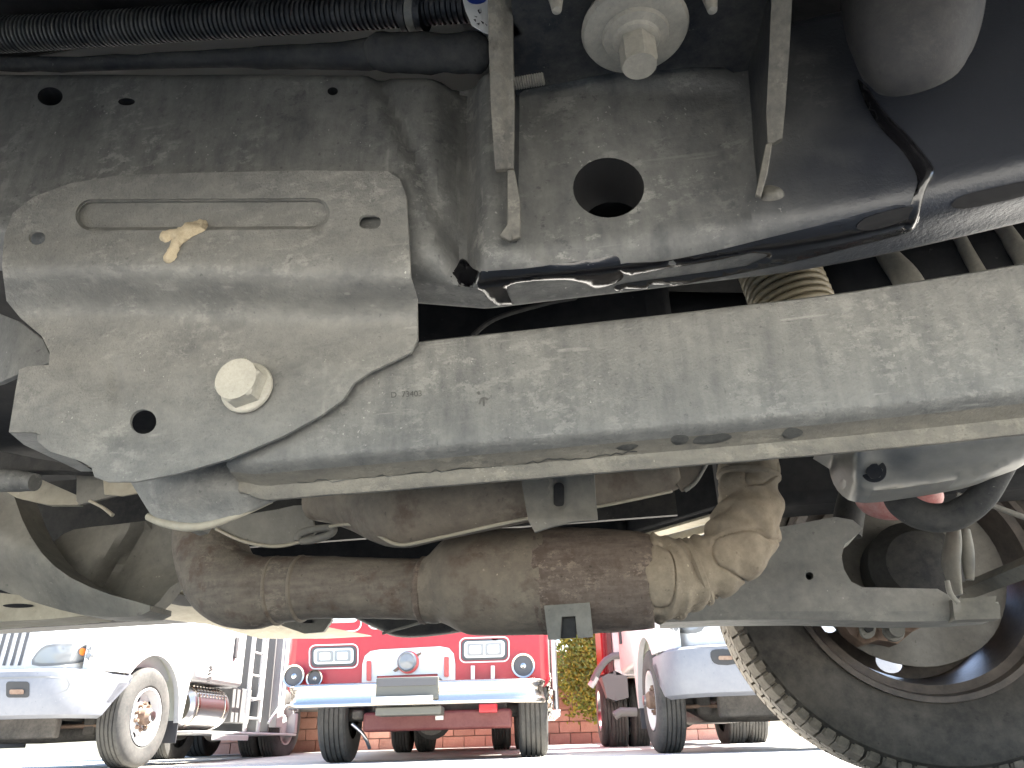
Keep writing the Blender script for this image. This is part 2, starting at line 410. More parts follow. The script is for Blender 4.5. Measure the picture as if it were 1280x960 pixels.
def extr(name, prof, us, mt, parent, disp=None, smooth=40, capped=True):
    """closed profile [(v, z)] swept along the truck axis through stations us; disp(u, k, v, z) -> (v, z)"""
    V, Fc = [], []; n = len(prof)
    for u in us:
        for k, (v, z) in enumerate(prof):
            if disp: v, z = disp(u, k, v, z)
            V.append(Q(u, v, z))
    for i in range(len(us) - 1):
        for k in range(n):
            a = i * n + k; b = i * n + (k + 1) % n; Fc.append([a, b, b + n, a + n])
    if capped: Fc.append(list(range(n))); Fc.append([(len(us) - 1) * n + k for k in range(n - 1, -1, -1)])
    return mk(name, V, Fc, mt, parent, smooth)
def arc(cx, cy, r, a0, a1, n): return [(cx + r * math.cos(R_(a0 + (a1 - a0) * i / n)), cy + r * math.sin(R_(a0 + (a1 - a0) * i / n))) for i in range(n + 1)]
def cut(o, cutters):
    """boolean holes, cutters removed afterwards"""
    for c in cutters:
        b = o.modifiers.new('b', 'BOOLEAN'); b.operation = 'DIFFERENCE'; b.object = c; b.solver = 'EXACT'; b.material_mode = 'TRANSFER'
    bpy.context.view_layer.update(); dg = bpy.context.evaluated_depsgraph_get()
    me = bpy.data.meshes.new_from_object(o.evaluated_get(dg)); o.modifiers.clear(); old = o.data; o.data = me; me.name = old.name
    for c in cutters: bpy.data.objects.remove(c)
def bvh(*os_):
    bpy.context.view_layer.update(); V, Fc = [], []
    for o in os_:
        k = len(V); V += [o.matrix_world @ v.co for v in o.data.vertices]; Fc += [[i + k for i in p.vertices] for p in o.data.polygons]
    return BVHTree.FromPolygons(V, Fc)
def laid(name, outer, tree, lift, mt, parent, step=8, sm=4, smooth=60, dome=True):
    """something that clings to a surface: traced outline cast on the surface"""
    o2 = cat_mull([(p[0], p[1]) for p in outer], sm) if sm else outer
    vs, fs = tri2d(o2, [], step); pts, ok = [], []
    bd = dens(o2, step)
    for x, y in vs:
        d = ray(x, y).normalized(); hit = tree.ray_cast(CAM, d)
        if hit[0] is None: pts.append(None); continue
        n = hit[1] if hit[1].dot(d) < 0 else -hit[1]
        e = min(math.hypot(x - q[0], y - q[1]) for q in bd)
        h = lift * (sstep(-1, step * 1.2, e) if dome else 1)
        h *= .8 + .4 * noise.noise(Vector((x / 18, y / 18, 3)))
        pts.append(hit[0] + n * (h + .0004))
    fs = [f for f in fs if all(pts[i] is not None for i in f) and max((pts[f[a]] - pts[f[a - 1]]).length for a in range(3)) < max(.05, 4 * step * pxm(pts[f[0]]))]
    pts = [p or Vector() for p in pts]
    return solid(name, pts, fs, lambda p: (p - CAM).normalized() * .002, mt, parent, smooth)

# ================================================================== ground
def gz(Y): return -.03 * sstep(3, 8, Y) + .10 * sstep(8.5, 16, Y)
def ground():
    xs = [-300, -120, -60, -30, -20] + [-14 + i * .5 for i in range(57)] + [20, 30, 60, 120, 300]
    ys = [-300, -100, -40, -15, -6] + [-3 + i * .4 for i in range(50)] + [18, 20, 25, 40, 80, 150, 300]
    V = [(x, y, gz(y)) for y in ys for x in xs]; n = len(xs)
    Fc = [[j * n + i, j * n + i + 1, (j + 1) * n + i + 1, (j + 1) * n + i] for j in range(len(ys) - 1) for i in range(n - 1)]
    o = mk('ground', V, Fc, 'concrete'); o['kind'] = 'structure'
ground()

# ================================================================== the truck the camera lies under
TR = root('pickup_truck', 'dusty underside of the truck filling the upper picture, frame rail, exhaust and wheel', 'truck', Q(0, 1.04, 0), -PSI)
def pj(p):
    d = p - CAM; k = d.dot(F); return 640 + FPX * d.dot(RV) / k, 480 - FPX * d.dot(UV) / k
VF = .55
def kick(u): return .035 * sstep(.12, .5, u) + .225 * max(0, -.13 - u) * (1 if u > -.9 else .9 / -u)
def rail():
    zb, zt, vb, r = .45, .686, .622, .026
    prof = [(VF + .02, zt), (VF + .006, zt - .004), (VF, zt - .014)]
    n = 30; prof += [(VF, zt - .014 - (zt - .014 - zb - r) * i / n) for i in range(1, n)]
    prof += arc(VF + r, zb + r, r, 180, 270, 7) + [(VF + .04, zb + .001), (VF + .055, zb + .001)]
    prof += arc(vb - .012, zb + .012, .012, 270, 360, 4) + [(vb, zt)]
    us = [-1.7, -1.2, -.9] + [-.8 + .0075 * i for i in range(174)] + [.6, .8, 1.1, 1.4]
    def disp(u, k, v, z):
        x, y = pj(Q(u, v, z + kick(u))) if -.85 < u < .6 else (0, 0)
        z2 = z + kick(u)
        front = sstep(VF + .03, VF, v)
        xc = 462 + (y - 95) * .44
        if -.85 < u < .6:
            dv = -.0045 * sstep(4, -4, x - xc) + .028 * math.exp(-((x - 574) / 20) ** 2) + .006 * math.exp(-((x - xc - 12) / 9) ** 2) * sstep(60, 120, y)
            rd = math.hypot(max(0, abs(x - 795) - 105), max(0, abs(y - 215) - 80)); dv += .007 * sstep(40, 26, rd) - .004 * math.exp(-((x - 612) / 14) ** 2) + .0015 * noise.noise(Vector((u * 9, z * 12, 1)))
        else: dv = -.0045 if u < 0 else 0
        return v + dv * front, z2
    o = extr('frame_rail', prof, us, 'rail', TR, disp)
    cs = []
    for (x, y, rx, ry, dep) in ((760, 228, 45, 38, .2), (66, 124, 15.5, 11.5, .03), (161, 130.5, 10.5, 4.5, .03), (418, 118, 6.5, 5, .03)):
        px = ell(x, y, rx, ry, 32, -.2 if x > 1000 else 0)
        c = [T(a, b, VF - .03) for a, b in px]; c2 = [T(a, b, VF) for a, b in px]
        bk = [p + VH * dep for p in c2]; fr = [p - VH * .03 for p in c2]; n = len(fr)
        Fc = [list(range(n)), list(range(2 * n - 1, n - 1, -1))] + [[i, n + i, n + (i + 1) % n, (i + 1) % n] for i in range(n)]
        cs.append(mk('cutter', fr + bk, Fc, 'void', TR, 0))
    cut(o, cs)
    if len(o.data.materials) < 2: o.data.materials.append(MATS['void'])
    mw = Matrix.Translation(Q(0, 1.04, 0)) @ Matrix.Rotation(-PSI, 4, 'Z')
    for p_ in o.data.polygons:
        c = mw @ p_.center; x, y = pj(c); n_ = (mw.to_3x3() @ p_.normal)
        for (hx, hy, rx, ry) in ((760, 228, 45, 38), (66, 124, 15.5, 11.5), (161, 130.5, 10.5, 4.5), (418, 118, 6.5, 5)) :
            q_ = T(hx, hy, VF); k_ = pxm(q_); d_ = c - q_
            if math.hypot(d_.dot(UH) / rx, d_.z / (ry * 1.5)) < k_ * 1.12 and VF - .004 < c.dot(VH) < .70 and (abs(n_.dot(VH)) < .7 or c.dot(VH) > VF + .015): p_.material_index = 1  # hole walls coloured near-black so the inside reads as shade
    o.data.polygons.foreach_set('use_smooth', [True] * len(o.data.polygons)); o.data.set_sharp_from_angle(angle=R_(38))
    return o
RAIL = rail(); RB = bvh(RAIL)
# tar-like undercoating seams
laid('tar_seam', [(563, 346), (570, 334), (576, 324), (583, 326), (597, 338), (630, 337), (658, 335), (712, 328), (748, 323), (771, 320), (777, 336), (777, 349), (748, 361), (732, 355), (708, 350), (665, 351), (634, 358), (640, 380), (628, 384), (611, 374), (597, 361), (570, 357)], RB, .0007, 'tar', RAIL, 6)
laid('tar_seam', [(775, 330), (830, 326), (900, 312), (960, 297), (1030, 280), (1120, 256), (1130, 266), (1060, 284), (980, 306), (900, 324), (830, 336), (785, 344)], RB, .0007, 'tar', RAIL, 6)
laid('tar_seam', [(1072, 100), (1086, 112), (1108, 142), (1136, 170), (1164, 205), (1168, 218), (1156, 240), (1144, 284), (1128, 286), (1140, 250), (1146, 222), (1128, 190), (1100, 160), (1082, 130)], RB, .003, 'tar', RAIL, 6)
laid('tar_seam', [(770, 356), (850, 344), (930, 332), (1010, 314), (1080, 298), (1132, 284), (1130, 292), (1060, 310), (980, 330), (880, 350), (790, 366)], RB, .0007, 'tar', RAIL, 6)

laid('tar_film', [(880, 318), (960, 299), (1030, 282), (1124, 258), (1146, 262), (1140, 284), (1060, 308), (980, 328), (930, 334), (960, 318), (920, 316)], RB, .0006, 'tar', RAIL, 6)
laid('rail_slot_shade', [(1070, 284), (1080, 273), (1110, 263), (1140, 258), (1147, 263), (1130, 274), (1092, 286)], RB, .0014, 'void', RAIL, 6, 3, dome=False)  # flat black patch on the rail, the hollow's shade put into colour
laid('rail_slot_shade', [(1188, 256), (1204, 244), (1240, 235), (1290, 224), (1310, 222), (1306, 236), (1240, 253), (1204, 260)], RB, .0010, 'void', RAIL, 6, 3, dome=False)  # second black patch, shade of the other hollow given as colour
# ---- mounting plate with slot and bolt
def slot_d(x, y):
    ax, bx, cy = 114, 393, 268 - (x - 250) * .006
    return math.hypot(x - min(bx, max(ax, x)), y - cy) - 18
def slot_loop(d):
    return [(x, y - (x - 250) * .006) for x, y in rrect(114 - 18 - d, 250 - d, 393 + 18 + d, 286 + d, 18 + d - .01, 10)]
def plate_v(x, y):
    s = sstep(334, 402, y + 4 * math.sin(x / 90))
    v = .5345 + .044 * s - .005 * sstep(405, 470, y) - .0035 * math.exp(-((y - 322) / 26) ** 2)
    v += 0.008 * sstep(1.4, -2.4, slot_d(x, y))
    v += .004 * math.exp(-((x - 145) / 7) ** 2) * sstep(440, 470, y) * sstep(520, 480, y)
    v -= .006 * sstep(150, 60, x) * sstep(430, 470, y)
    v -= .004 * sstep(.0, 40, y - (600 - (x - 130) * .29)) if x > 130 else 0
    return v + .0012 * noise.noise(Vector((x / 60, y / 40, 0)))
po = [(2, 330), (6, 292), (16, 266), (42, 246), (88, 229), (150, 219), (240, 216), (380, 213), (484, 214), (500, 224), (508, 246), (511, 300), (513, 345),
      (521, 372), (522, 424), (514, 440), (490, 452), (464, 464), (442, 479), (428, 500), (400, 520), (352, 546), (285, 574), (222, 592), (170, 602), (134, 602),
      (118, 596), (114, 584), (100, 576), (62, 564), (47, 552), (46, 541), (11, 540), (19, 490), (24, 462), (34, 458), (61, 456), (62, 440), (52, 420), (26, 398), (8, 376)]
PLATE = sheet('mounting_plate', po, 'plate', TR, plate_v, holes=[ell(46, 297, 10.5, 9, 18), rrect(448, 269, 476, 286, 8.4), ell(179, 527, 16.5, 15.5, 22)],
              th=.003, step=6.5, bevel=.0010, creases=[slot_loop(1.5), slot_loop(-2.5)])
sheet('folded_tab', [(11, 540, .568), (46, 542, .568), (62, 555, .59), (115, 588, .68), (98, 588, .69), (30, 556, .60)], 'plate', PLATE, th=.004)
def mk_bolt(x, y, v, rfl, rhex, hf, hh, name='bolt', parent=TR, spin=.25, mt='bolt'):
    p = T(x, y, v); k = pxm(p)
    return hexbolt(name, p, -VH, rfl * k, rhex * k, hf * k, hh * k, mt, parent, spin)
mk_bolt(310, 486, .5715, 34, 30, 7, 24)
def mud():
    px = [(200, 298), (206, 290), (222, 287), (234, 281), (250, 275), (260, 279), (258, 288), (244, 295), (232, 303), (225, 312), (219, 326), (209, 329), (206, 324), (213, 310), (216, 300), (207, 304)]
    o = laid('mud_clod', px, bvh(PLATE), .0055, 'mud', PLATE, 3.2, 3, dome=True)
    for v in o.data.vertices: v.co += noise.noise_vector(v.co * 260) * .0014
mud()
sheet('side_bracket', [(-60, 380), (0, 392), (26, 402), (54, 424), (66, 452), (30, 464), (0, 478), (-60, 492)], 'rail', TR, .60, th=.006, relief=lambda x, y: .02 * sstep(30, -40, x))

# ---- long lower bar
def bar():
    f = [(.612, .412), (.594, .412), (.5885, .408), (.587, .402)]
    f += [(.587, .402 - .0099 * i) for i in range(1, 10)]
    f += [(.5875, .3095), (.5895, .307), (.594, .3045), (.602, .3022), (.612, .2995), (.6185, .2965), (.6195, .291), (.620, .287), (.6215, .2845), (.624, .284), (.628, .286)]
    f += [(.626, .292), (.624, .301), (.606, .308), (.599, .315), (.599, .40), (.612, .402)]
    global NPROF; NPROF = len(f)
    ul = uvz(T(284, 600, .60))[0]
    us = [ul, ul + .004, ul + .01] + [ul + .02 + .011 * i for i in range(75)] + [.9, 1.3]
    def disp(u, k, v, z):
        e = sstep(ul + .03, ul, u)
        v2 = v + .006 * (u - .0) - .025 * sstep(.2, .5, u) * 0 + .010 * e * (1 if v < .6 else .3)
        z2 = z + .012 * e * sstep(.33, .27, z) + .012 * sstep(.1, .55, u) * sstep(.30, .40, z) + .007 * sstep(.12, .5, u)
        w = noise.noise(Vector((u * 14, z * 8, 4)))
        v2 += .0012 * w + .0016 * noise.noise(Vector((u * 40, z * 20, 7))) * sstep(.31, .29, z)
        return v2, z2
    return extr('lower_bar', f, us, 'bar', TR, disp)
BAR = bar(); BB = bvh(BAR)
dusty('lip_dust', (.085, .08, .07), (.21, .19, .15), amt=.5, rough=.8, scale=14, streak=.4, sdir=(.3, 1, 1.6), speck=.3, bump=.7, wid=.16, bdist=.003, chalk=.6)
BAR.data.materials.append(MATS['lip_dust'])
for i, p_ in enumerate(BAR.data.polygons):
    if len(p_.vertices) == 4 and 16 <= i % NPROF <= 23: p_.material_index = 1
print('bar profile', len(BAR.data.vertices))
def stamp(txt, cx, cy, hpx, tree, mt, parent, name, lift=.0006, rot=0):
    cu = bpy.data.curves.new('t', 'FONT'); cu.body = txt; cu.align_x = 'CENTER'; cu.align_y = 'CENTER'
    to = bpy.data.objects.new('t', cu); C.objects.link(to); bpy.context.view_layer.update()
    me = bpy.data.meshes.new_from_object(to.evaluated_get(bpy.context.evaluated_depsgraph_get())); bpy.data.objects.remove(to)
    V = []
    for v in me.vertices:
        x, y = v.co.x * hpx / .72, -v.co.y * hpx / .72
        X, Y = cx + x * math.cos(rot) - y * math.sin(rot), cy + x * math.sin(rot) + y * math.cos(rot)
        d = ray(X, Y).normalized(); h = tree.ray_cast(CAM, d)
        V.append((h[0] - d * lift) if h[0] else T(X, Y, .58))
    return solid(name, V, [list(p.vertices) for p in me.polygons], lambda p: (p - CAM).normalized() * (lift * .8), mt, parent, 0)
dusty('stamp', (.035, .035, .032), (.10, .097, .086), amt=.5, rough=.7, scale=30)
stamp('D  73403', 508, 493, 7.5, BB, 'stamp', BAR, 'stamped_number', rot=-.05)
laid('stamped_arrow', [(598, 505), (601, 498), (606, 496), (611, 499), (609, 501), (606, 499), (606, 508), (604, 508), (603, 500), (600, 506)], BB, .0006, 'stamp', BAR, 2.5, 0)
laid('stamped_arrow', [(596, 491), (599, 489), (601, 493), (598, 494)], BB, .0006, 'stamp', BAR, 2.5, 0)
for px in ([(838, 549), (846, 543), (860, 545), (858, 553), (845, 556)], [(866, 553), (872, 545), (890, 543), (906, 541), (915, 546), (902, 552), (882, 555)],
           [(978, 541), (986, 534), (1000, 536), (1003, 542), (990, 548), (980, 547)], [(770, 560), (782, 555), (798, 556), (786, 563)]):
    laid('oil_spot', px, BB, .0003, 'stamp', BAR, 4, 3)
def crack(pts, wd):
    l = [(x, y - wd) for x, y in pts] + [(x, y + wd) for x, y in reversed(pts)]
    laid('mud_crack', l, BB, .0003, 'stamp', BAR, 4, 0, dome=False)
random.seed(3)
x, y, pts = 372, 604, []
while x < 800:
    pts.append((x, y + random.uniform(-3, 3))); dx = random.uniform(6, 12); x += dx; y -= dx * .092
crack(pts, .8)

# ---- cup under the plate
CUP = sheet('bushing_cup', [(165, 575), (300, 560), (352, 612), (334, 628), (300, 643), (262, 654), (222, 657), (196, 648), (180, 630)], 'plate', TR, .645,
            relief=lambda x, y: -.028 * max(0, 1 - ((x - 255) / 95) ** 2) + .02 * sstep(600, 660, y), th=.004, step=9, sm=2)
px_tube('cup_rim', [(186, 646, .655, 5), (205, 654, .645, 5), (235, 659, .638, 5.5), (262, 656, .638, 5), (300, 643, .642, 4), (340, 626, .655, 3)], 'beige', CUP)
sheet('bracket_tip', [(226, 652), (262, 652), (254, 664), (243, 667), (232, 662)], 'greybeige', CUP, .66, th=.01, step=8)

# ---- body mount bracket: gussets, top plate, bushing
GL = sheet('left_gusset', [(610, -40, .43), (622, -40, .43), (648, -40, .56), (656, 120, .56), (653, 300, .556), (640, 300, .545), (636, 214, .52)], 'gusset_shade', TR, th=.004)
GL.name = 'gusset'
sheet('gusset_flange', [(609, -40, .415), (640, -40, .425), (641, 60, .455), (643, 140, .483), (642, 210, .508), (619, 212, .505), (614, 140, .482), (611, 60, .452)], 'gusset', GL, th=.004, bevel=.0015, step=6, relief=lambda x, y: .006 * sstep(612, 642, x) ** 2 + .001 * noise.noise(Vector((x / 9, y / 14, 0))))
sheet('gusset_lip', [(634, 212, .500), (643, 212, .500), (650, 250, .512), (650, 296, .528), (636, 301, .529), (624, 294, .528), (634, 280, .524)], 'gusset', GL, th=.004)
GR = sheet('gusset', [(926, -40, .56), (926, 92, .56), (934, 130, .56), (944, 244, .556), (952, 244, .55), (960, 182, .512), (962, 120, .49), (970, 40, .455), (975, -40, .43)], 'gusset_shade', TR, th=.004)
sheet('gusset_flange', [(966, -40, .425), (992, -40, .42), (987, 60, .452), (982, 130, .478), (978, 172, .496), (960, 182, .505), (958, 140, .487), (962, 60, .457)], 'gusset', GR, th=.004, bevel=.0015)
sheet('gusset_lip', [(957, 180, .515), (966, 176, .515), (960, 215, .53), (951, 246, .545), (944, 243, .545), (951, 210, .53)], 'gusset', GR, th=.004)
laid('weld_blob', [(950, 236), (962, 232), (976, 236), (980, 246), (966, 252), (951, 250)], RB, .006, 'gusset', GR, 5)
tp = [TZ(x, y, .648) for x, y in ((640, -90), (960, -90))]
MP = sheet('mount_plate', [(636, -60), (975, -60), (940, 128), (926, 96), (905, 84), (870, 84), (760, 92), (655, 113), (645, 120)], 'gusset_shade', TR, 0,
           plane=lambda x, y, v: TZ(x, y, .628 + .0001 * v), ext=ZH * .004, step=16)
cw = TZ(794, 40, .600); kk = pxm(cw)
WA = lathe('body_mount_washer', [(66 * kk, .006), (67 * kk, .003), (64 * kk, -.001), (54 * kk, -.0035), (42 * kk, -.004), (40 * kk, -.0075), (30 * kk, -.009), (28 * kk, -.011), (5 * kk, -.011)], cw, ZH, 'washer', TR, 48)
hexbolt('bolt', cw + ZH * -.010, -ZH, 28 * kk, 23 * kk, .002, .026, 'washer', WA, .4)
lathe('bushing', [(50 * kk, 0), (56 * kk, .012), (52 * kk, .028)], cw + ZH * .004, ZH, 'fabric', WA, 40)
for x, y in ((695, 0), (888, 0)):
    p = TZ(x, y, .61); k = pxm(p)
    lathe('stud', [(9 * k, .03), (10 * k, .004), (8 * k, -.004), (6 * k, -.012), (2 * k, -.013)], p, ZH, 'washer', MP, 16)
p = T(640, 102, .52); k = pxm(p); pr = []
for i in range(26): pr.append(((10 + (.9 if i % 2 else -.4)) * k, i * 1.55 * k))
lathe('threaded_stud', pr + [(9 * k, 40.5 * k), (1e-5, 40.5 * k)], p, UH, 'washer', GL, 20, 60)

# ---- hose, wrapped duct, tag, bump stop at the top
def hose():
    c = cat_mull([(-40, 46), (100, 38), (260, 27), (420, 17), (540, 9), (640, 2)], 12, False)
    p0 = [T(x, y, .545) for x, y in c]; pts = []; cl = [0]
    for i in range(1, len(p0)): cl.append(cl[-1] + (p0[i] - p0[i - 1]).length)
    N, j = 1000, 0
    for i in range(N):
        t = cl[-1] * i / (N - 1)
        while j < len(cl) - 2 and cl[j + 1] < t: j += 1
        pts.append(p0[j].lerp(p0[j + 1], (t - cl[j]) / (cl[j + 1] - cl[j])))
    L = 0; rad = []
    for i, p in enumerate(pts):
        if i: L += (p - pts[i - 1]).length
        s = L / .0058 % 1
        rad.append((21.5 if s < .55 else 18.2) * pxm(p))
    HS = tube('corrugated_hose', pts, rad, 'hose', TR, 18, smooth=25)
    for x, w in ((509, 3.5), (519, 5), (528, 4)):
        a, b = T(x - w, 16 - (x - 510) * .05, .545), T(x + w, 16 - (x - 510) * .05, .545)
        tube('hose_clamp', [a, (a + b) / 2, b], [24 * pxm(a)] * 3, 'washer' if x == 519 else 'hose', HS, 24)
hose()
px_tube('foam_strip', [(-40, 80, .562, 9), (100, 80, .562, 9), (240, 74, .562, 10), (330, 72, .56, 13), (430, 70, .558, 17), (474, 66, .556, 20)], 'fabric', TR,
        disp=lambda q, t, a: .0018 * noise.noise(q * 45))
px_tube('wrapped_duct', [(466, 66, .556, 12), (474, 64, .552, 22), (500, 66, .548, 24), (560, 66, .548, 24), (598, 66, .548, 25), (606, 66, .549, 18)], 'fabric', TR, n=8, seg=20,
        disp=lambda q, t, a: .0022 * noise.noise(q * 60))
TG = sheet('paper_tag', [(570, -30), (618, -30), (614, 43), (604, 40), (590, 32), (582, 14)], 'tag_white', TR, .505, th=.0008, step=6, relief=lambda x, y: .003 * math.sin(x / 7) * sstep(0, 40, y))
tgb = bvh(TG)
laid('tag_print', ell(596, -2, 13, 8, 16), tgb, .0003, 'print_blue', TG, 4, 0, dome=False)
random.seed(5)
for i in range(9):
    x, y = random.uniform(592, 606), random.uniform(10, 32)
    laid('tag_print', [(x, y), (x + random.uniform(2, 5), y + random.uniform(-2, 3)), (x + random.uniform(1, 4), y + random.uniform(2, 5))], tgb, .0003, 'print_black', TG, 2, 0, dome=False)
bs = T(1140, 20, .46)
px_tube('bump_stop', [(1140, -80, .47, 86), (1140, 0, .47, 82), (1142, 45, .472, 74), (1146, 82, .478, 60), (1148, 96, .484, 44), (1150, 103, .487, 22), (1151, 105, .488, 4)], 'bump_rubber', TR, seg=28,
        disp=lambda q, t, a: .003 * noise.noise(q * 22))

# ---- things in the dark gap between rail and bar
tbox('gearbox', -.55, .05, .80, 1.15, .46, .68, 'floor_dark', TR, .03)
def helix():
    c = T(990, 380, .80); ax = (ZH * .98 + UH * -.15).normalized(); k = pxm(c); n = ax.orthogonal().normalized(); b = ax.cross(n); pts = []
    for i in range(9 * 28):
        a = 2 * math.pi * i / 28; pts.append(c + ax * ((i / 28 - 2.5) * 9.5 * k) + (n * math.cos(a) + b * math.sin(a)) * 46 * k)
    return tube('coil_spring', pts, 4.2 * k, 'brass', TR, 8)
helix()
px_tube('spring_core', [(985, 300, .80, 36), (990, 420, .80, 38)], 'floor_dark', TR, n=2)
px_tube('brake_line', [(1062, 262, .80, 9), (1108, 318, .80, 13), (1135, 352, .80, 17), (1160, 400, .80, 17)], 'washer', TR)
px_tube('brake_line', [(1180, 262, .80, 8), (1206, 310, .80, 8), (1230, 352, .80, 9)], 'washer', TR)
px_tube('brake_line', [(1236, 262, .80, 9), (1268, 306, .80, 11), (1296, 350, .80, 12)], 'washer', TR)
px_tube('red_clip', [(1220, 262, .79, 8), (1232, 272, .79, 10), (1244, 274, .79, 7)], 'red_rubber', TR)
px_tube('cable', [(590, 420, .7, 3), (620, 398, .7, 3), (680, 380, .72, 3), (720, 372, .74, 3)], 'rail_far', TR)
px_tube('driveshaft', [(560, 372, .9, 30), (800, 392, .9, 30), (930, 396, .9, 30)], 'floor_dark', TR)

# ---- exhaust
EX = px_tube('exhaust_pipe', [(262, 600, 1.0, 42), (261, 650, 1.0, 42), (264, 690, .99, 44), (282, 728, .98, 46), (314, 740, .97, 45), (350, 737, .97, 41), (400, 734, .97, 38), (470, 735, .97, 37), (540, 737, .97, 37)],
             'exhaust', TR, n=8, seg=32, disp=lambda q, t, a: .0008 * noise.noise(q * 60))
def ring(name, x, y, v, rpx, wpx, mt, parent, dx=1, dy=0., tilt=0.):
    a, b = T(x - dx, y - dy, v), T(x + dx, y + dy, v); ax = (b - a).normalized(); c = (a + b) / 2; k = pxm(c)
    return lathe(name, [(rpx * k - wpx * k * .6, -wpx * k), (rpx * k, -wpx * k * .4), (rpx * k, wpx * k * .4), (rpx * k - wpx * k * .6, wpx * k)], c, ax, mt, parent, 40)
ring('weld_ring', 347, 738, .97, 42.5, 3, 'exhaust_clean', EX, 1, -.1)
ring('weld_ring', 377, 735.5, .97, 41, 3, 'exhaust_clean', EX, 1, -.06)
CV = px_tube('catalytic_converter', [(528, 737, .97, 38), (540, 737, .97, 41), (548, 735, .968, 43), (570, 730, .965, 58), (592, 727, .962, 64), (640, 726, .96, 65), (690, 726, .955, 64)], 'exhaust_clean', TR, n=6, seg=40)
ring('weld_ring', 531, 737, .97, 41, 6, 'rust', CV)
px_tube('converter_shell', [(676, 727, .957, 61), (682, 726, .957, 65), (740, 725, .952, 64), (796, 725, .946, 60), (812, 724, .945, 57), (818, 724, .945, 50)], 'rust', CV, n=8, seg=48,
        disp=lambda q, t, a: .0012 * noise.noise(q * 90) + .0008 * noise.noise(q * 240))
def wrap():
    def crump(q, t, a):
        n1 = abs(noise.noise(q * 20)); n2 = abs(noise.noise(q * 40 + Vector((5, 0, 0)))); n3 = noise.noise(q * 120)
        fold = .004 * math.sin(t * 60 + 2.2 * math.sin(a * 2 + 4 * t))
        return .0065 * (n1 - .18) + .0045 * (n2 - .2) - .004 * sstep(.05, .0, abs(noise.noise(q * 17 + Vector((9, 2, 0))))) + .0006 * n3 + fold * .45
    WR = px_tube('heat_wrap', [(806, 722, .945, 52), (822, 722, .945, 54), (845, 720, .948, 49), (868, 716, .95, 41), (898, 703, .95, 40), (922, 680, .95, 42), (935, 648, .952, 40), (938, 615, .955, 36), (936, 585, .96, 36), (935, 540, .965, 36)],
                 'wrap', TR, n=26, seg=96, disp=crump, smooth=70)
    ring('wrap_strap', 872, 714, .95, 43.5, 6, 'wrap', WR, 1, -.35)
    ring('wrap_strap', 935.5, 596, .958, 39, 5, 'wrap', WR, 0, -1)
wrap()
sheet('hanger_tab', [(680, 757), (737, 753), (741, 796), (722, 797), (719, 770), (702, 771), (700, 799), (685, 799)], 'greybeige', CV, .90, th=.006, step=7, bevel=.002,
      relief=lambda x, y: -.004 * math.exp(-((x - 710) / 14) ** 2))
sheet('hanger_tab', [(700, 768), (720, 768), (720, 797), (700, 798)], 'rail_far', CV, .906, th=.004, step=7)  # dark sheet set behind the slot, its shade put into the colour
UM = px_tube('upper_muffler', [(396, 622, .92, 28), (425, 624, .9, 32), (455, 626, .88, 40), (500, 632, .84, 52), (545, 626, .83, 50), (650, 608, .83, 46), (760, 595, .85, 36), (838, 586, .85, 28), (846, 585, .85, 18)],
        'exhaust_clean', TR, n=6, seg=32, sq=(1, .8))
px_tube('muffler_seam', [(412, 658, .87, 2), (440, 656, .86, 2), (470, 668, .83, 2), (500, 681, .815, 2.2), (545, 673, .81, 2.2), (650, 650, .81, 2.2), (760, 631, .81, 2), (840, 614, .82, 2)], 'beige', UM)
sheet('hanger_bracket', [(649, 585), (742, 575), (744, 616), (747, 650), (716, 652), (690, 658), (668, 665), (660, 650)], 'greybeige', TR, .78, th=.005, step=6, bevel=.0015,
      relief=lambda x, y: .006 * sstep(3, -3, math.hypot(x - 698, y - min(626, max(600, y))) - 8) - .003 * math.exp(-((y - 650) / 8) ** 2))
sheet('hanger_slot', rrect(692, 603, 705, 634, 6), 'rail_far', TR, .783, th=.001, step=8)
sheet('pipe_tab', [(843, 575), (884, 575), (880, 590), (862, 612), (852, 614), (846, 606)], 'exhaust_clean', TR, .84, th=.004, step=8)
px_tube('pipe_tab_rod', [(884, 578, .84, 2.5), (870, 602, .84, 2.5), (856, 613, .84, 3)], 'greybeige', TR)
HB = sheet('heat_bracket', [(262, 658), (300, 645), (345, 637), (384, 631), (392, 655), (396, 664), (378, 676), (352, 682), (320, 680), (290, 670)], 'greybeige', TR, .92, th=.004, step=9, sm=2, bevel=.0015)
px_tube('bracket_loop', [(372, 676, .91, 4.5), (376, 667, .91, 5), (396, 661, .91, 4.5), (416, 660, .91, 4.5), (414, 667, .91, 4.5), (394, 674, .91, 5), (376, 677, .91, 4)], 'greybeige', HB)
px_tube('bracket_edge', [(270, 661, .918, 2), (300, 675, .918, 2.2), (330, 682, .918, 2.2), (355, 682, .918, 2.2), (380, 676, .918, 2)], 'beige', HB)
# dark muffler beyond
px_tube('tail_muffler', [(440, 762, 1.5, 8), (476, 770, 1.5, 16), (505, 776, 1.5, 20), (560, 772, 1.5, 20), (640, 760, 1.5, 18)], 'rail_far', TR)
px_tube('muffler_rod', [(478, 792, 1.42, 1.6), (520, 780, 1.42, 1.6), (560, 768, 1.42, 1.6)], 'washer', TR)

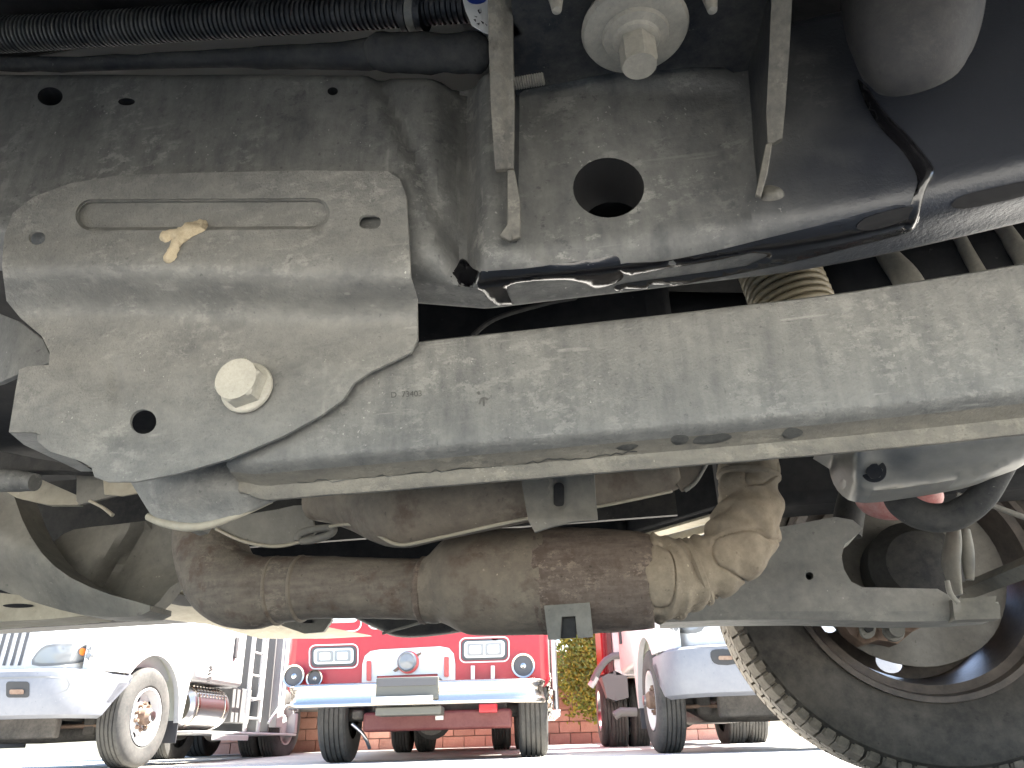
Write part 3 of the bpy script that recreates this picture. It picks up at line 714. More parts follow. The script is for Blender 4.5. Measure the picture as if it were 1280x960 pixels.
# ---- left side: crossmember, brace, running board
CM = sheet('crossmember', [(-90, 560), (-30, 585), (4, 598), (15, 612), (28, 650), (52, 691), (88, 722), (140, 744), (188, 757), (176, 769), (140, 771), (100, 768), (50, 755), (0, 737), (-90, 700)],
           'greybeige', TR, 1.0, th=.05, step=10, sm=2, bevel=.004,
           relief=lambda x, y: .045 * sstep(0, 70, (x * -.35 + y * .62) - 395) - .03 * math.exp(-(((x * -.45 + y * .9) - 610) / 30) ** 2) + .006 * noise.noise(Vector((x / 40, y / 30, 2))))
sheet('crossmember_lobe', [(40, 700), (54, 688), (72, 673), (92, 662), (140, 656), (190, 650), (270, 640), (275, 700), (240, 718), (212, 735), (184, 765), (130, 768), (70, 745)],
      'greybeige', CM, 1.10, th=.03, step=10, sm=2, relief=lambda x, y: -.04 * math.exp(-(((x - 110) * .5 + (y - 690) * .9) / 40) ** 2) + .03 * math.exp(-((x - 172 + (y - 680) * .8) / 20) ** 2) - .03 * sstep(700, 760, y))
sheet('crossmember_lip', [(-60, 738), (0, 741), (60, 748), (122, 762), (104, 770), (60, 774), (0, 777), (-60, 782)], 'beige', CM, 1.04, th=.06, step=12)
sheet('lip_slot', ell(22, 757, 19, 2.6, 20), 'void', CM, 1.036, th=.002, step=8)
sheet('brace', [(-20, 560), (40, 572), (112, 584), (112, 590), (60, 588), (-20, 590)], 'rail_far', TR, .88, th=.02, step=12)
sheet('brace', [(20, 586), (44, 596), (98, 620), (98, 631), (60, 631), (20, 622), (0, 610)], 'beige', TR, .98, th=.01, step=12)
px_tube('brace_pin', [(-30, 600, .86, 15), (20, 601, .86, 14), (34, 602, .86, 12), (44, 603, .86, 11)], 'rail', TR)
sheet('frame_tab', [(96, 580), (176, 590), (174, 612), (150, 618), (99, 631), (95, 626)], 'greybeige', TR, .93, th=.005, step=10)
sheet('frame_tab', [(128, 594), (170, 600), (174, 616), (152, 620), (130, 618)], 'beige', TR, .924, th=.004, step=10)
px_tube('tie_wire', [(112, 626, .92, 2), (128, 634, .92, 2), (141, 644, .92, 2.6)], 'beige', TR)
RBD = sheet('running_board', [(176, 770, 1.50), (195, 745, 1.47), (232, 727, 1.45), (252, 732, 1.47), (330, 764, 1.62), (400, 782, 1.74), (462, 794, 1.88), (404, 797, 1.9), (320, 797, 1.85), (255, 779, 1.7)], 'beige', TR, th=.02, step=14)
for x, y, rx in ((225, 750, 26), (268, 768, 10), (300, 774, 7), (315, 783, 8)):
    sheet('board_slot', ell(x, y, rx, 2.2 if rx < 20 else 7, 20, .15), 'void', RBD, affine([(176, 770, 1.496), (232, 727, 1.446), (462, 794, 1.876), (320, 797, 1.846), (330, 764, 1.616)]), th=.002, step=6)
sheet('board_bracket', [(352, 765), (412, 760), (414, 776), (404, 790), (380, 792), (352, 782)], 'greybeige', RBD, 1.62, th=.01, step=9)
for x, y in ((370, 766), (382, 770), (394, 766), (384, 776)):
    sheet('board_clip', rrect(x - 6, y - 2.5, x + 6, y + 2.5, 1), 'void', RBD, 1.615, th=.004, step=5)

# ---- right side: arm, oil pan, hose, bushings
AR = sheet('suspension_arm', [(824, 778), (824, 715), (860, 690), (905, 668), (980, 658), (1044, 646), (1066, 650), (1078, 660), (1072, 668), (1056, 680), (1052, 695), (1055, 712), (1064, 727), (1078, 734), (1172, 736), (1186, 744), (1196, 754), (1206, 759),
                              (1248, 752), (1250, 772), (1200, 776), (1120, 777), (1000, 774), (900, 775), (830, 778)], 'beam', TR, 1.22, holes=[ell(1012, 720, 5, 5, 14)], th=.07, step=10, bevel=.004,
           relief=lambda x, y: .012 * sstep(735, 700, y) + .01 * sstep(762, 778, y))
sheet('arm_hole_shade', ell(1012, 720, 6, 6, 12), 'void', AR, 1.25, th=.004, step=6)  # black disc set inside the hole, painting the shade in it
sheet('arm_end', [(1190, 749), (1246, 745), (1244, 753), (1250, 756), (1251, 773), (1194, 775)], 'greybeige', AR, 1.205, th=.03, step=10, bevel=.003)
px_tube('tie_rod', [(1204, 740, 1.3, 11), (1250, 722, 1.2, 12), (1310, 698, 1.05, 14)], 'greybeige', TR, seg=4, smooth=20)
px_tube('arm_bushing', [(1192, 660, 1.12, 12), (1191, 680, 1.12, 16), (1189, 705, 1.12, 17), (1194, 730, 1.12, 12), (1198, 744, 1.12, 8)], 'greybeige', TR, sq=(1, .5))
px_tube('arm_bushing', [(1206, 662, 1.13, 6), (1209, 690, 1.13, 8), (1212, 725, 1.13, 5)], 'greybeige', TR)
px_tube('bushing_strap', [(1184, 726, 1.1, 3), (1188, 742, 1.1, 3.5), (1198, 754, 1.1, 3)], 'washer', TR)
def pan_rel(x, y):
    e = (612 - (x - 1080) * .13 - y) / 60
    r = .10 * sstep(.0, 1., 1 - e) ** 2 * .5
    r += .012 * math.exp(-((x - 1110) / 22) ** 2 - ((y - 578) / 14) ** 2) + .05 * sstep(1075, 1045, x)
    return r
PN = sheet('oil_pan', [(1040, 540), (1320, 500), (1320, 552), (1262, 580), (1222, 594), (1160, 605), (1110, 612), (1082, 612), (1064, 604), (1052, 588), (1046, 568)], 'pan', TR, .82, th=.05, step=7, sm=2, relief=pan_rel, bevel=0, smooth=75)
p = T(1092, 588, .85); k = pxm(p); dr = (-VH + UH * -.25 + ZH * -.4)
hexbolt('drain_plug', p, dr, 15 * k, 10 * k, 4 * k, 10 * k, 'black_paint', PN)
px_tube('rubber_hose', [(1120, 575, 1.0, 18), (1118, 602, 1.0, 18), (1128, 630, .99, 18), (1158, 646, .98, 18), (1194, 644, .97, 18), (1226, 622, .95, 17), (1246, 590, .94, 17), (1262, 560, .93, 17)], 'fabric', TR, n=8, seg=20)
px_tube('red_bushing', [(1076, 606, 1.08, 8), (1080, 612, 1.08, 16), (1094, 624, 1.08, 22), (1120, 628, 1.08, 22), (1150, 618, 1.07, 22), (1168, 614, 1.07, 18), (1174, 612, 1.07, 8)], 'red_rubber', TR, seg=20)
px_tube('thin_rod', [(1196, 618, 1.15, 3), (1240, 632, 1.15, 3.4), (1300, 654, 1.15, 3.6)], 'washer', TR)
px_tube('strut_body', [(1070, 600, 1.3, 16), (1062, 640, 1.3, 18), (1058, 668, 1.3, 18)], 'rail_far', TR)

# ---- sill seen against the daylight, far frame rail, floor and body
def sill():
    a, b = TZ(756, 678, .53), TZ(1060, 589, .53)
    d = (b - a).normalized(); n = d.cross(ZH).normalized()
    if n.dot(VH) < 0: n = -n
    a -= d * .02; b += d * .5; L = (b - a).length; mid = (a + b) / 2
    s = box('sill_rail', mid + n * .03 + ZH * .09, L, .05, .17, 'floor_dark', TR, (d, n, ZH), .006)
    box('sill_flange', mid + n * .035 + ZH * -.004, L, .045, .006, 'beige', s, (d, n, ZH), .001)
    box('sill_flange', mid + n * .075 + ZH * -.012, L, .012, .018, 'beige', s, (d, n, ZH), .001)
    for f in (.52, .66):
        box('sill_clip', a + (b - a) * f + ZH * -.002 - n * .01, .03, .02, .03, 'washer', s, (d, n, ZH), .003)
sill()
far = extr('frame_rail', [(1.44, .46), (1.452, .46), (1.452, .64), (1.44, .64)], [-1.7, -1, -.5, -.1, .05], 'rail_far', TR)
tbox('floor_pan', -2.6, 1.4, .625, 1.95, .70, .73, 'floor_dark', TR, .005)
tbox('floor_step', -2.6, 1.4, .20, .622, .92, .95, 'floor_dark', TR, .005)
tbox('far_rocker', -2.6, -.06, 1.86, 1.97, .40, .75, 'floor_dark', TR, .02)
tbox('near_rocker_sky_block', -2.6, 1.4, .08, .20, .43, .95, 'body_white', TR, .03)  # unseen; run full length and lowered to keep sky light off the rail
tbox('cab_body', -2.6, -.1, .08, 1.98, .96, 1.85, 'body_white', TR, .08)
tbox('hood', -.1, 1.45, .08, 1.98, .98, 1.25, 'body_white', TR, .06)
tbox('inner_fender', uvz(T(908, 660, 1.40))[0], 1.4, 1.40, 1.52, .455, .97, 'floor_dark', TR, .02)  # carried low as a dark box to darken the gap before the tyre
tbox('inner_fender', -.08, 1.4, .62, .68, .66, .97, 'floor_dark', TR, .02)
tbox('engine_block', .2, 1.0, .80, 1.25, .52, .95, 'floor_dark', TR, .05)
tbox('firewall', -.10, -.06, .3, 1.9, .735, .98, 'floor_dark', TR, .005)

# ---- far front wheel seen from inside
WU, WV, WZ = .481, 1.60, .364
WC = Q(WU, WV, WZ)
RIM = lathe('wheel', [(.221, .010), (.226, -.004), (.236, -.006), (.237, .004), (.224, .012), (.212, .022), (.206, .05), (.197, .10), (.195, .16), (.190, .20), (.205, .215), (.225, .222), (.236, .228), (.237, .235), (.20, .232), (.19, .222), (.18, .2), (.188, .15), (.19, .1), (.199, .05), (.206, .015), (.221, .010)], WC, VH, 'rim_steel', TR, 72, caps=False)
lathe('tyre', [(.229, .006), (.24, -.002), (.262, -.013), (.29, -.022), (.318, -.022), (.336, -.014), (.347, .002), (.354, .018), (.356, .05), (.357, .11), (.356, .18), (.354, .21), (.347, .228), (.336, .244), (.31, .252), (.27, .246), (.24, .234), (.229, .224)], WC, VH, 'rubber', RIM, 96, caps=False)
def tread():
    V, Fc = [], []
    rows = [(-.004, .036, .0, 84), (.041, .079, .5, 84), (.084, .142, .2, 84), (.147, .185, .6, 84), (.190, .230, .1, 84)]
    for ri, (a0, a1, ph, n) in enumerate(rows):
        for i in range(n):
            t0 = 2 * math.pi * (i + ph + random.uniform(-.05, .05)) / n; t1 = t0 + 2 * math.pi * .86 / n; b = len(V)
            sh = .02 if ri in (1, 3) else 0
            for r in (.350, .3645):
                rr = r - (.010 if ri in (0, 4) and r > .36 else 0) * 0
                for t, a in ((t0, a0), (t1, a0), (t1 + sh, a1), (t0 + sh, a1)):
                    rq = rr - (.010 if (ri == 0 and a == a0) or (ri == 4 and a == a1) else 0)
                    V.append(WC + VH * a + UH * math.cos(t) * rq + ZH * math.sin(t) * rq)
            Fc += [[b + 4, b + 5, b + 6, b + 7]] + [[b + k, b + (k + 1) % 4, b + 4 + (k + 1) % 4, b + 4 + k] for k in range(4)]
            if ri == 0:       # shoulder lug running down the sidewall
                if i % 2 == 5: continue
                b = len(V)
                for (r, a) in ((.356, -.0005), (.349, -.006), (.341, -.0125)):
                    for t in (t0 + .01, t1 - .01):
                        for off in (.002, -.0022):
                            V.append(WC + VH * (a + off) + UH * math.cos(t) * (r) + ZH * math.sin(t) * (r))
                for s in (0, 4):
                    Fc += [[b + s + 1, b + s + 3, b + s + 7, b + s + 5], [b + s, b + s + 1, b + s + 5, b + s + 4], [b + s + 2, b + s + 6, b + s + 7, b + s + 3]]
                Fc += [[b + 8, b + 9, b + 11, b + 10]]
    o = mk('tread', V, Fc, 'tread', RIM, 0, fix=False)
    bm = bmesh.new(); bm.from_mesh(o.data); bmesh.ops.recalc_face_normals(bm, faces=bm.faces[:]); bm.to_mesh(o.data); bm.free()
random.seed(11); tread()
def disc():
    holes = [[((.155 + .022 * math.cos(t)) * math.cos(a + .16 * math.sin(t)), (.155 + .022 * math.cos(t)) * math.sin(a + .16 * math.sin(t))) for t in (2 * math.pi * i / 20 for i in range(20))]
             for a in (2 * math.pi * (k + .98) / 7 for k in range(7))]
    sheet('wheel_disc', ell(0, 0, .192, .192, 64), 'rim_steel', RIM, 0, holes=holes, plane=lambda a, b, v: WC + UH * a + ZH * b + VH * (.165 + .03 * (1 - math.hypot(a, b) / .19)), ext=VH * .005, step=.016)
disc()
BK = sheet('backing_plate', [(x, y) for x, y in ell(.002, .006, .181, .177, 56)], 'backing', RIM, 0, plane=lambda a, b, v: WC + UH * a + ZH * b + VH * (.055 + .012 * math.hypot(a, b) / .18 + .008 * math.sin(a * 40) * sstep(.0, -.12, b)), ext=VH * .004, step=.014)
lathe('hub', [(.085, .05), (.085, -.02), (.06, -.05), (.03, -.06), (.001, -.06)], WC, VH, 'rail_far', RIM, 32)
p = T(1085, 775, 1.56); k = pxm(p)
sheet('caliper_tab', [(1076, 752), (1094, 752), (1095, 786), (1090, 797), (1080, 797), (1075, 786)], 'greybeige', RIM, 1.5, holes=[ell(1085, 785, 5, 6, 12)], th=.01, step=8, sm=2)
mk_bolt(1085, 785, 1.505, 7, 6, 2, 4, 'caliper_bolt', RIM, .3, 'rail_far')
mk_bolt(1116, 789, 1.53, 13, 10, 5, 16, 'caliper_bolt', RIM, .1, 'greybeige')
sheet('caliper', [(1050, 740), (1180, 740), (1176, 772), (1140, 790), (1122, 805), (1110, 802), (1098, 800), (1080, 805), (1062, 792), (1050, 775)], 'rust_brown', RIM, 1.55, th=.06, step=12, relief=lambda x, y: .02 * noise.noise(Vector((x / 20, y / 20, 0))))

# ================================================================== background: brick wall and ivy
def wall():
    W = root('brick_wall', 'red block wall closing the lot behind the parked trucks', 'wall', (-1.2, 16.15, gz(16)))
    z0 = gz(16); nb, nc, bw, bh = 29, 8, .40, .20
    x0 = -1.2 - nb * bw / 2
    box('mortar_bed', (-1.2, 16.19, z0 + nc * bh / 2), nb * bw - .02, .16, nc * bh - .01, 'mortar', W, bevel=0)
    box('wall_cap', (-1.2, 16.18, z0 + nc * bh + .035), nb * bw + .06, .26, .07, 'brick', W, bevel=.01)
    box('wall_footing', (-1.2, 16.10, z0 - .02), nb * bw, .3, .07, 'mortar', W, bevel=.01)
    me = None
    for r in range(nc):
        for i in range(nb):
            if me is None:
                o = box('brick', (0, 0, 0), bw - .012, .12, bh - .012, 'brick', None, bevel=.006); me = o.data
            else:
                o = bpy.data.objects.new('brick', me); C.objects.link(o)
                b = o.modifiers.new('bevel', 'BEVEL'); b.width = .006; b.segments = 1
            o.parent = W
            o.location = (x0 + (i + .5 + (.25 if r % 2 else -.25)) * bw + 1.2, -.04 + random.uniform(-.006, .006), (r + .5) * bh)
wall()
def ivy():
    I = root('ivy', 'yellow-green ivy hanging down the red wall beside the fire truck', 'plant', (1.2, 15.95, gz(16)))
    V, Fc = [], []; rnd = random.Random(4)
    def leaf(p, s):
        n = Vector((rnd.uniform(-.7, .7), -1, rnd.uniform(-.1, 1.1))).normalized(); t = n.cross(Vector((rnd.uniform(-1, 1), 0, rnd.uniform(-1, 1)))).normalized(); b = n.cross(t); k = len(V)
        for a, c in ((0, -1), (.55, -.3), (.42, .5), (0, 1.1), (-.42, .5), (-.55, -.3)): V.append(p + t * (a * s) + b * (c * s) - n * (.12 * s * abs(a)))
        Fc.append([k, k + 1, k + 2, k + 3]); Fc.append([k, k + 3, k + 4, k + 5])
    stems = []
    for i in range(60):
        x = rnd.uniform(-.5, 3.2) if i < 36 else rnd.uniform(.85, 1.7); zt = 2.3; zb = rnd.uniform(.45, 1.35) + gz(16); y = 15.98; pts = []
        if .75 < x < 1.75: zb = rnd.uniform(.42, 1.0)
        z = zt
        while z > zb:
            pts.append(Vector((x + .08 * math.sin(z * 5 + i), y - .05 - .08 * rnd.random(), z))); z -= .12
        stems.append(pts)
        for p in pts:
            dens_ = 16 if p.z > 1.0 else 9
            for j in range(dens_): leaf(p + Vector((rnd.gauss(0, .10), rnd.uniform(-.18, .04), rnd.uniform(-.08, .08))), rnd.uniform(.022, .045))
    mk('foliage', V, Fc, 'leaf', I, 0, fix=False)
    for pts in stems[:18]: tube('stem', pts, .007, 'rust_brown', I, 5)
ivy()

# ================================================================== background trucks
def wheel(parent, c, ax, R=.5, w=.28, rim='white_paint', lugs=True, up=ZH):
    """c: centre of the outer face, ax: outward axis"""
    ax = Vector(ax).normalized(); rr = R * .56
    prof = [(rr, -.03), (rr + .03, -.005), (R * .75, .004), (R * .88, .0), (R * .955, -.018), (R * .985, -.035)]
    a = -.035; gr = 4; lw = (w - .07) / (gr + 1)
    for i in range(gr):
        a -= lw * .8; prof.append((R, a)); prof.append((R - .016, a - .004)); a -= lw * .25; prof.append((R - .016, a)); prof.append((R, a - .004))
    prof += [(R, -w + .035), (R * .955, -w + .015), (R * .8, -w), (rr, -w + .02)]
    rm = lathe('wheel', [(rr + .004, -.035), (rr + .008, -.005), (rr - .012, -.008), (rr - .03, -.035), (rr - .05, -.09), (rr * .62, -.10), (rr * .5, -.075), (rr * .42, -.06), (rr * .3, -.06), (.001, -.06)], c, ax, rim, parent, 48, caps=False)
    lathe('tyre', prof, c, ax, 'truck_tyre', rm, 56, 25, caps=False)
    if lugs:
        lathe('hub', [(.085, -.07), (.085, .015), (.07, .03), (.05, .05), (.001, .052)], c, ax, 'rust_brown', rm, 24)
        lathe('hub_cap', [(.05, .05), (.05, .07), (.001, .075)], c, ax, 'steel', rm, 20)
        n = (up - ax * up.dot(ax)).normalized(); b = ax.cross(n)
        for i in range(10):
            t = 2 * math.pi * i / 10; q = c + (n * math.cos(t) + b * math.sin(t)) * .128
            hexbolt('lug_nut', q + ax * -.06, ax, .022, .018, .012, .03, 'rust_brown', rm)
        for i in range(5):
            t = 2 * math.pi * (i + .3) / 5; q = c + (n * math.cos(t) + b * math.sin(t)) * (rr * .70)
            lathe('hand_hole', [(.034, -.096), (.034, -.088), (.001, -.087)], q, ax, 'void', rm, 16)
    return rm
def conventional(name, label, S0, a, side, zo, px, group):
    b = Vector((math.sin(a), math.cos(a), 0)); l = Vector((-math.cos(a), math.sin(a), 0)) * side
    S0 = Vector((S0[0], S0[1], zo)); W = 2.35
    G = lambda s, w_, z: S0 + b * s + l * w_ + ZH * z
    O = root(name, label, 'truck', G(2, W / 2, 0), 0, group)
    bx = lambda nm, s0, s1, w0, w1, z0, z1, mt, pr=O, bv=.012: box(nm, G((s0 + s1) / 2, (w0 + w1) / 2, (z0 + z1) / 2), s1 - s0, w1 - w0, z1 - z0, mt, pr, (b, l, ZH), bv)
    # bumper: a shell wrapping round the front corners
    lv = [(.46, .10, .92), (.49, .03, .96), (.60, .0, 1.), (.80, .0, 1.05), (.87, .012, 1.08), (.895, .05, 1.08)]
    base = [(-.50, .0), (-.72, .0), (-.98, .03), (-1.18, .13), (-1.30, .32), (-1.36, .6), (-1.40, W / 2)]
    path = base + [(s, W - w_) for s, w_ in reversed(base[:-1])]; n = len(path); V, Fc = [], []
    for z, ins, k in lv:
        for i, (s, w_) in enumerate(path):
            if i in (0, n - 1): s = -.86 + .42 * sstep(.46, .9, z)
            if i in (1, n - 2): s = -.92 + .26 * sstep(.46, .9, z)
            c_ = Vector((s, w_)); d = (Vector((-.3, W / 2)) - c_).normalized(); q = c_ + d * ins; V.append(G(q[0], q[1], z))
    for j in range(len(lv) - 1):
        for i in range(n - 1): Fc.append([j * n + i, j * n + i + 1, (j + 1) * n + i + 1, (j + 1) * n + i])
    BM = solid('bumper', V, Fc, (b * .04), 'grey_plastic', O, 40)
    bt = bvh(BM)
    for nm, o_, lift, mt in px.get('bumper', ()): laid(nm, o_, bt, lift, mt, BM, 5, 0, 35, dome=False)
    # hood, narrowing to the front, and fenders with wheel arches
    V, Fc = [], []
    st = [(-1.12, .42, 1.28, .88), (-1.05, .30, 1.42, .88), (-.8, .20, 1.52, .88), (0, .16, 1.64, .88), (.6, .12, 1.72, .88), (1.0, .10, 1.78, .88)]
    for s, w_, zt, zb in st:
        sec = [(w_, zb), (w_ - .02, zb + .2), (w_, zt - .22), (w_ + .12, zt - .06), (w_ + .4, zt)]
        sec = sec + [(W - x, z) for x, z in reversed(sec)]
        V += [G(s, x, z) for x, z in sec]
    k = 10
    for i in range(len(st) - 1):
        for j in range(k): Fc.append([i * k + j, i * k + (j + 1) % k, (i + 1) * k + (j + 1) % k, (i + 1) * k + j])
    Fc += [list(range(k)), [(len(st) - 1) * k + j for j in range(k - 1, -1, -1)]]
    HD = mk('hood', V, Fc, 'white_paint', O, 45, .04, 3)
    for sd in (0, 1):
        ww = (lambda x: x) if sd == 0 else (lambda x: W - x)
        o_ = [(-1.0, .895), (-.66, .895)] + [(.62 * math.cos(R_(t)), .5 + .62 * math.sin(R_(t))) for t in range(140, 9, -10)] + [(.64, .45), (.70, .45), (.78, .9), (.82, 1.25), (.6, 1.5), (.0, 1.52), (-.7, 1.42), (-1.0, 1.2)]
        FE = sheet('fender', o_, 'white_paint', O, 0, plane=lambda x, y, v: G(x, ww(.0 + .10 * sstep(1.15, 1.5, y) + .14 * sstep(-.7, -1.05, x)), y), ext=l * (.06 if sd == 0 else -.06), step=.09, bevel=.012)
        V, Fc = [], []
        for t in range(150, -9, -6):
            for w_ in (.03, .50): V.append(G(.66 * math.cos(R_(t)), ww(w_), .5 + .66 * math.sin(R_(t))))
        for i in range(len(V) // 2 - 1): Fc.append([2 * i, 2 * i + 1, 2 * i + 3, 2 * i + 2])
        solid('arch_liner', V, Fc, ZH * .012, 'cream', FE, 60)
        x0, x1 = sorted((ww(.0), ww(.52)))
        MF = bx('mud_flap', .66, .675, x0, x1, .46, .98, 'cream', O, .004)
        bx('mud_flap_end', .655, .67, x0 + .01, x1 - .01, .24, .475, 'dark_grey', MF, .004)
    ht = bvh(HD, *[c_ for c_ in O.children if c_.name.startswith('fender')])
    hg = bvh(HD)
    for nm, o_, lift, mt in px.get('hood', ()): laid(nm, o_, hg if nm == 'grille_bar' else ht, lift, mt, HD, 5, 0, 35, dome=False)
    # wheels, axles, chassis
    for w_, d in ((0., -1), (W, 1)): wheel(O, G(0, w_ + .02 * -d, .5), l * d)
    for s in (4.0,):
        for w_, d in ((0.02, -1), (.34, -1), (W - .02, 1), (W - .34, 1)): wheel(O, G(s, w_, .5), l * d, lugs=False)
    for w_ in (.72, W - .80): bx('frame_beam', -1.0, 6.2, w_, w_ + .08, .62, .85, 'chassis', O)
    tube('front_axle', [G(0, .2, .48), G(0, .42, .46), G(0, .6, .36), G(0, W / 2, .35), G(0, W - .6, .36), G(0, W - .42, .46), G(0, W - .2, .48)], .085, 'chassis', O, 10)
    for w_ in (.66, W - .74):
        LS = bx('leaf_spring', -.55, .6, w_, w_ + .09, .47, .50, 'chassis', O)
        bx('spring_leaf', -.4, .45, w_ + .004, w_ + .086, .505, .53, 'chassis', LS); bx('spring_leaf', -.25, .3, w_ + .004, w_ + .086, .535, .56, 'chassis', LS)
        tube('u_bolt', [G(-.06, w_ + .04, .40), G(-.06, w_ + .04, .60)], .012, 'rust_brown', LS, 8)
    bx('oil_sump', -.5, .2, W / 2 - .3, W / 2 + .3, .52, .9, 'chassis', O, .05)
    tube('steering_rod', [G(-.2, .3, .42), G(-.22, W - .3, .42)], .02, 'rust_brown', O, 8)
    bx('radiator_guard', -.72, -.62, .55, W - .55, .30, .52, 'chassis', O, .02)
    bx('transmission', .5, 2.6, W / 2 - .32, W / 2 + .32, .30, .85, 'chassis', O, .08)
    bx('air_tank', 1.1, 2.0, W - .75, W - .35, .40, .75, 'chassis', O, .08)
    for w_ in (.45, W - .60): bx('brake_chamber', -.22, -.08, w_, w_ + .15, .33, .55, 'chassis', O, .03)
    tube('cross_tube', [G(-.75, .5, .58), G(-.75, W - .5, .58)], .05, 'chassis', O, 10)
    lathe('rear_differential', [(.02, -.24), (.15, -.2), (.22, 0), (.15, .2), (.02, .24)], G(4.0, W / 2, .5), b, 'chassis', O, 20)
    tube('rear_axle', [G(4.0, .3, .5), G(4.0, W - .3, .5)], .08, 'chassis', O, 12)
    # cab
    CB = bx('cab', 1.02, 2.35, .06, W - .06, .93, 2.75, 'white_paint', O, .06)
    bx('door_handle', 1.95, 2.03, .03, .06, 1.28, 1.55, 'dark_grey', CB, .01)
    WS = bx('windscreen', .985, 1.02, .3, W - .3, 1.85, 2.5, 'glass_dark', CB, .01)
    for w_ in (.055, W - .055): bx('side_window', 1.25, 2.0, w_ - .01, w_ + .01, 1.75, 2.4, 'glass_dark', CB, .01)
    return O, G, b, l, bx, BM, HD, CB
GRP = 'white conventional trucks facing the camera'
slats = [('grille_bar', [(-6 + 9.5 * i, 832), (-2 + 9.5 * i, 832), (15 + 9.5 * i, 770), (11 + 9.5 * i, 770)], .012, 'dark_grey') for i in range(-1, 4)]
S1 = P(185, 902, 9.0)
LT, LG, lb, ll, lbx, LBM, LHD, LCB = conventional('white_truck', 'white truck at the left edge with chrome tank, side ladder and rusty wheel hub', (S1.x, 9.0), R_(6), 1, -.03, {
    'bumper': [('tow_recess_shade', rrect(8, 852, 37, 872, 4), .006, 'dark'), ('tow_hook', rrect(13, 862, 31, 868, 2), .02, 'rust_brown'), ('bumper_trim', [(-30, 833), (52, 829), (52, 835), (-30, 840)], .01, 'dark'),  # tow hole is a flat dark patch, its shade put into colour
               ('bumper_crease', [(-20, 847), (60, 845), (84, 847), (88, 856), (84, 863), (70, 868), (84, 861), (86, 855), (82, 849), (60, 847), (-20, 849)], .004, 'mid_grey')],
    'hood': slats + [('headlight_trim', cat_mull([(40, 831), (52, 810), (70, 805), (98, 805), (124, 813), (116, 824), (80, 831)], 3), .006, 'mid_grey'), ('headlight', cat_mull([(44, 828), (54, 812), (70, 808), (96, 808), (118, 814), (112, 822), (80, 828)], 3), .012, 'lamp'), ('turn_signal', ell(101, 815, 4, 4.5, 12), .03, 'amber')]}, GRP)
_ct = bvh(LCB)
for px in ([(258, 852), (262, 850), (263, 852), (259, 854)], [(258, 847), (264, 845), (265, 847), (259, 849)], [(259, 842), (263, 840), (264, 842), (260, 844)], [(260, 838), (266, 835), (266, 837), (261, 840)], [(261, 833), (264, 831), (265, 835), (262, 836)]):
    laid('door_lettering', px, _ct, .006, 'dark', LCB, 2, 0, dome=False)
# tank, steps, ladder and rails along the left truck's side
TK = lathe('fuel_tank', [(.05, -.5), (.2, -.495), (.25, -.46), (.252, .46), (.2, .495), (.05, .5)], LG(1.62, .34, .66), lb, 'steel', LT, 40)
for s in (1.25, 1.98): lathe('tank_strap', [(.25, -.03), (.262, -.025), (.262, .025), (.25, .03)], LG(s, .34, .66), lb, 'chrome', TK, 40)
for i in range(9):
    for j in range(3):
        ang = R_(28 + 16 * j); rr_ = .266
        lathe('tread_cleat', [(.026, 0), (.024, .012), (.012, .014), (.011, .004), (.001, .004)], LG(1.28 + i * .085, .34 - rr_ * math.cos(ang), .66 + rr_ * math.sin(ang)), ll * -math.cos(ang) + ZH * math.sin(ang), 'chrome', TK, 10)
lbx('step_plate', 1.0, 4.3, -.02, .46, .34, .375, 'white_paint'); lbx('step_sign', 1.45, 2.5, -.035, -.022, .27, .335, 'white_paint')
lbx('step_end', 4.2, 4.3, -.02, .30, .375, .66, 'white_paint')
for s in (2.42, 2.86):
    tube('ladder_post', [LG(s, .0, .38), LG(s, .0, 1.9)], .028, 'white_paint', LT, 10)
tube('grab_rail', [LG(2.52, -.02, .78), LG(2.70, -.02, .80), LG(2.74, -.02, .9), LG(2.72, -.02, 1.3), LG(2.70, -.02, 2.0)], .022, 'white_paint', LT, 10)
for z in (.55, .80, 1.1, 1.4, 1.7): tube('ladder_rung', [LG(2.42, .0, z), LG(2.86, .0, z)], .016, 'white_paint', LT, 8)
lbx('deck_panel', 3.2, 3.24, -.0, .9, .38, 2.6, 'mid_grey'); tube('grab_rail', [LG(3.16, -.02, .5), LG(3.45, -.05, .74), LG(3.5, -.05, .9), LG(3.45, -.05, 2.2)], .022, 'white_paint', LT, 10)
lbx('deck_column', 3.5, 3.75, .0, .8, .45, 2.6, 'white_paint'); lbx('battery_box', 2.5, 3.1, .25, .7, .5, .95, 'mid_grey')
lbx('rear_body', 4.6, 7.2, .0, 2.3, .95, 2.9, 'white_paint'); lbx('body_skirt', 4.58, 7.2, -.012, 2.31, .80, .945, 'mid_grey')

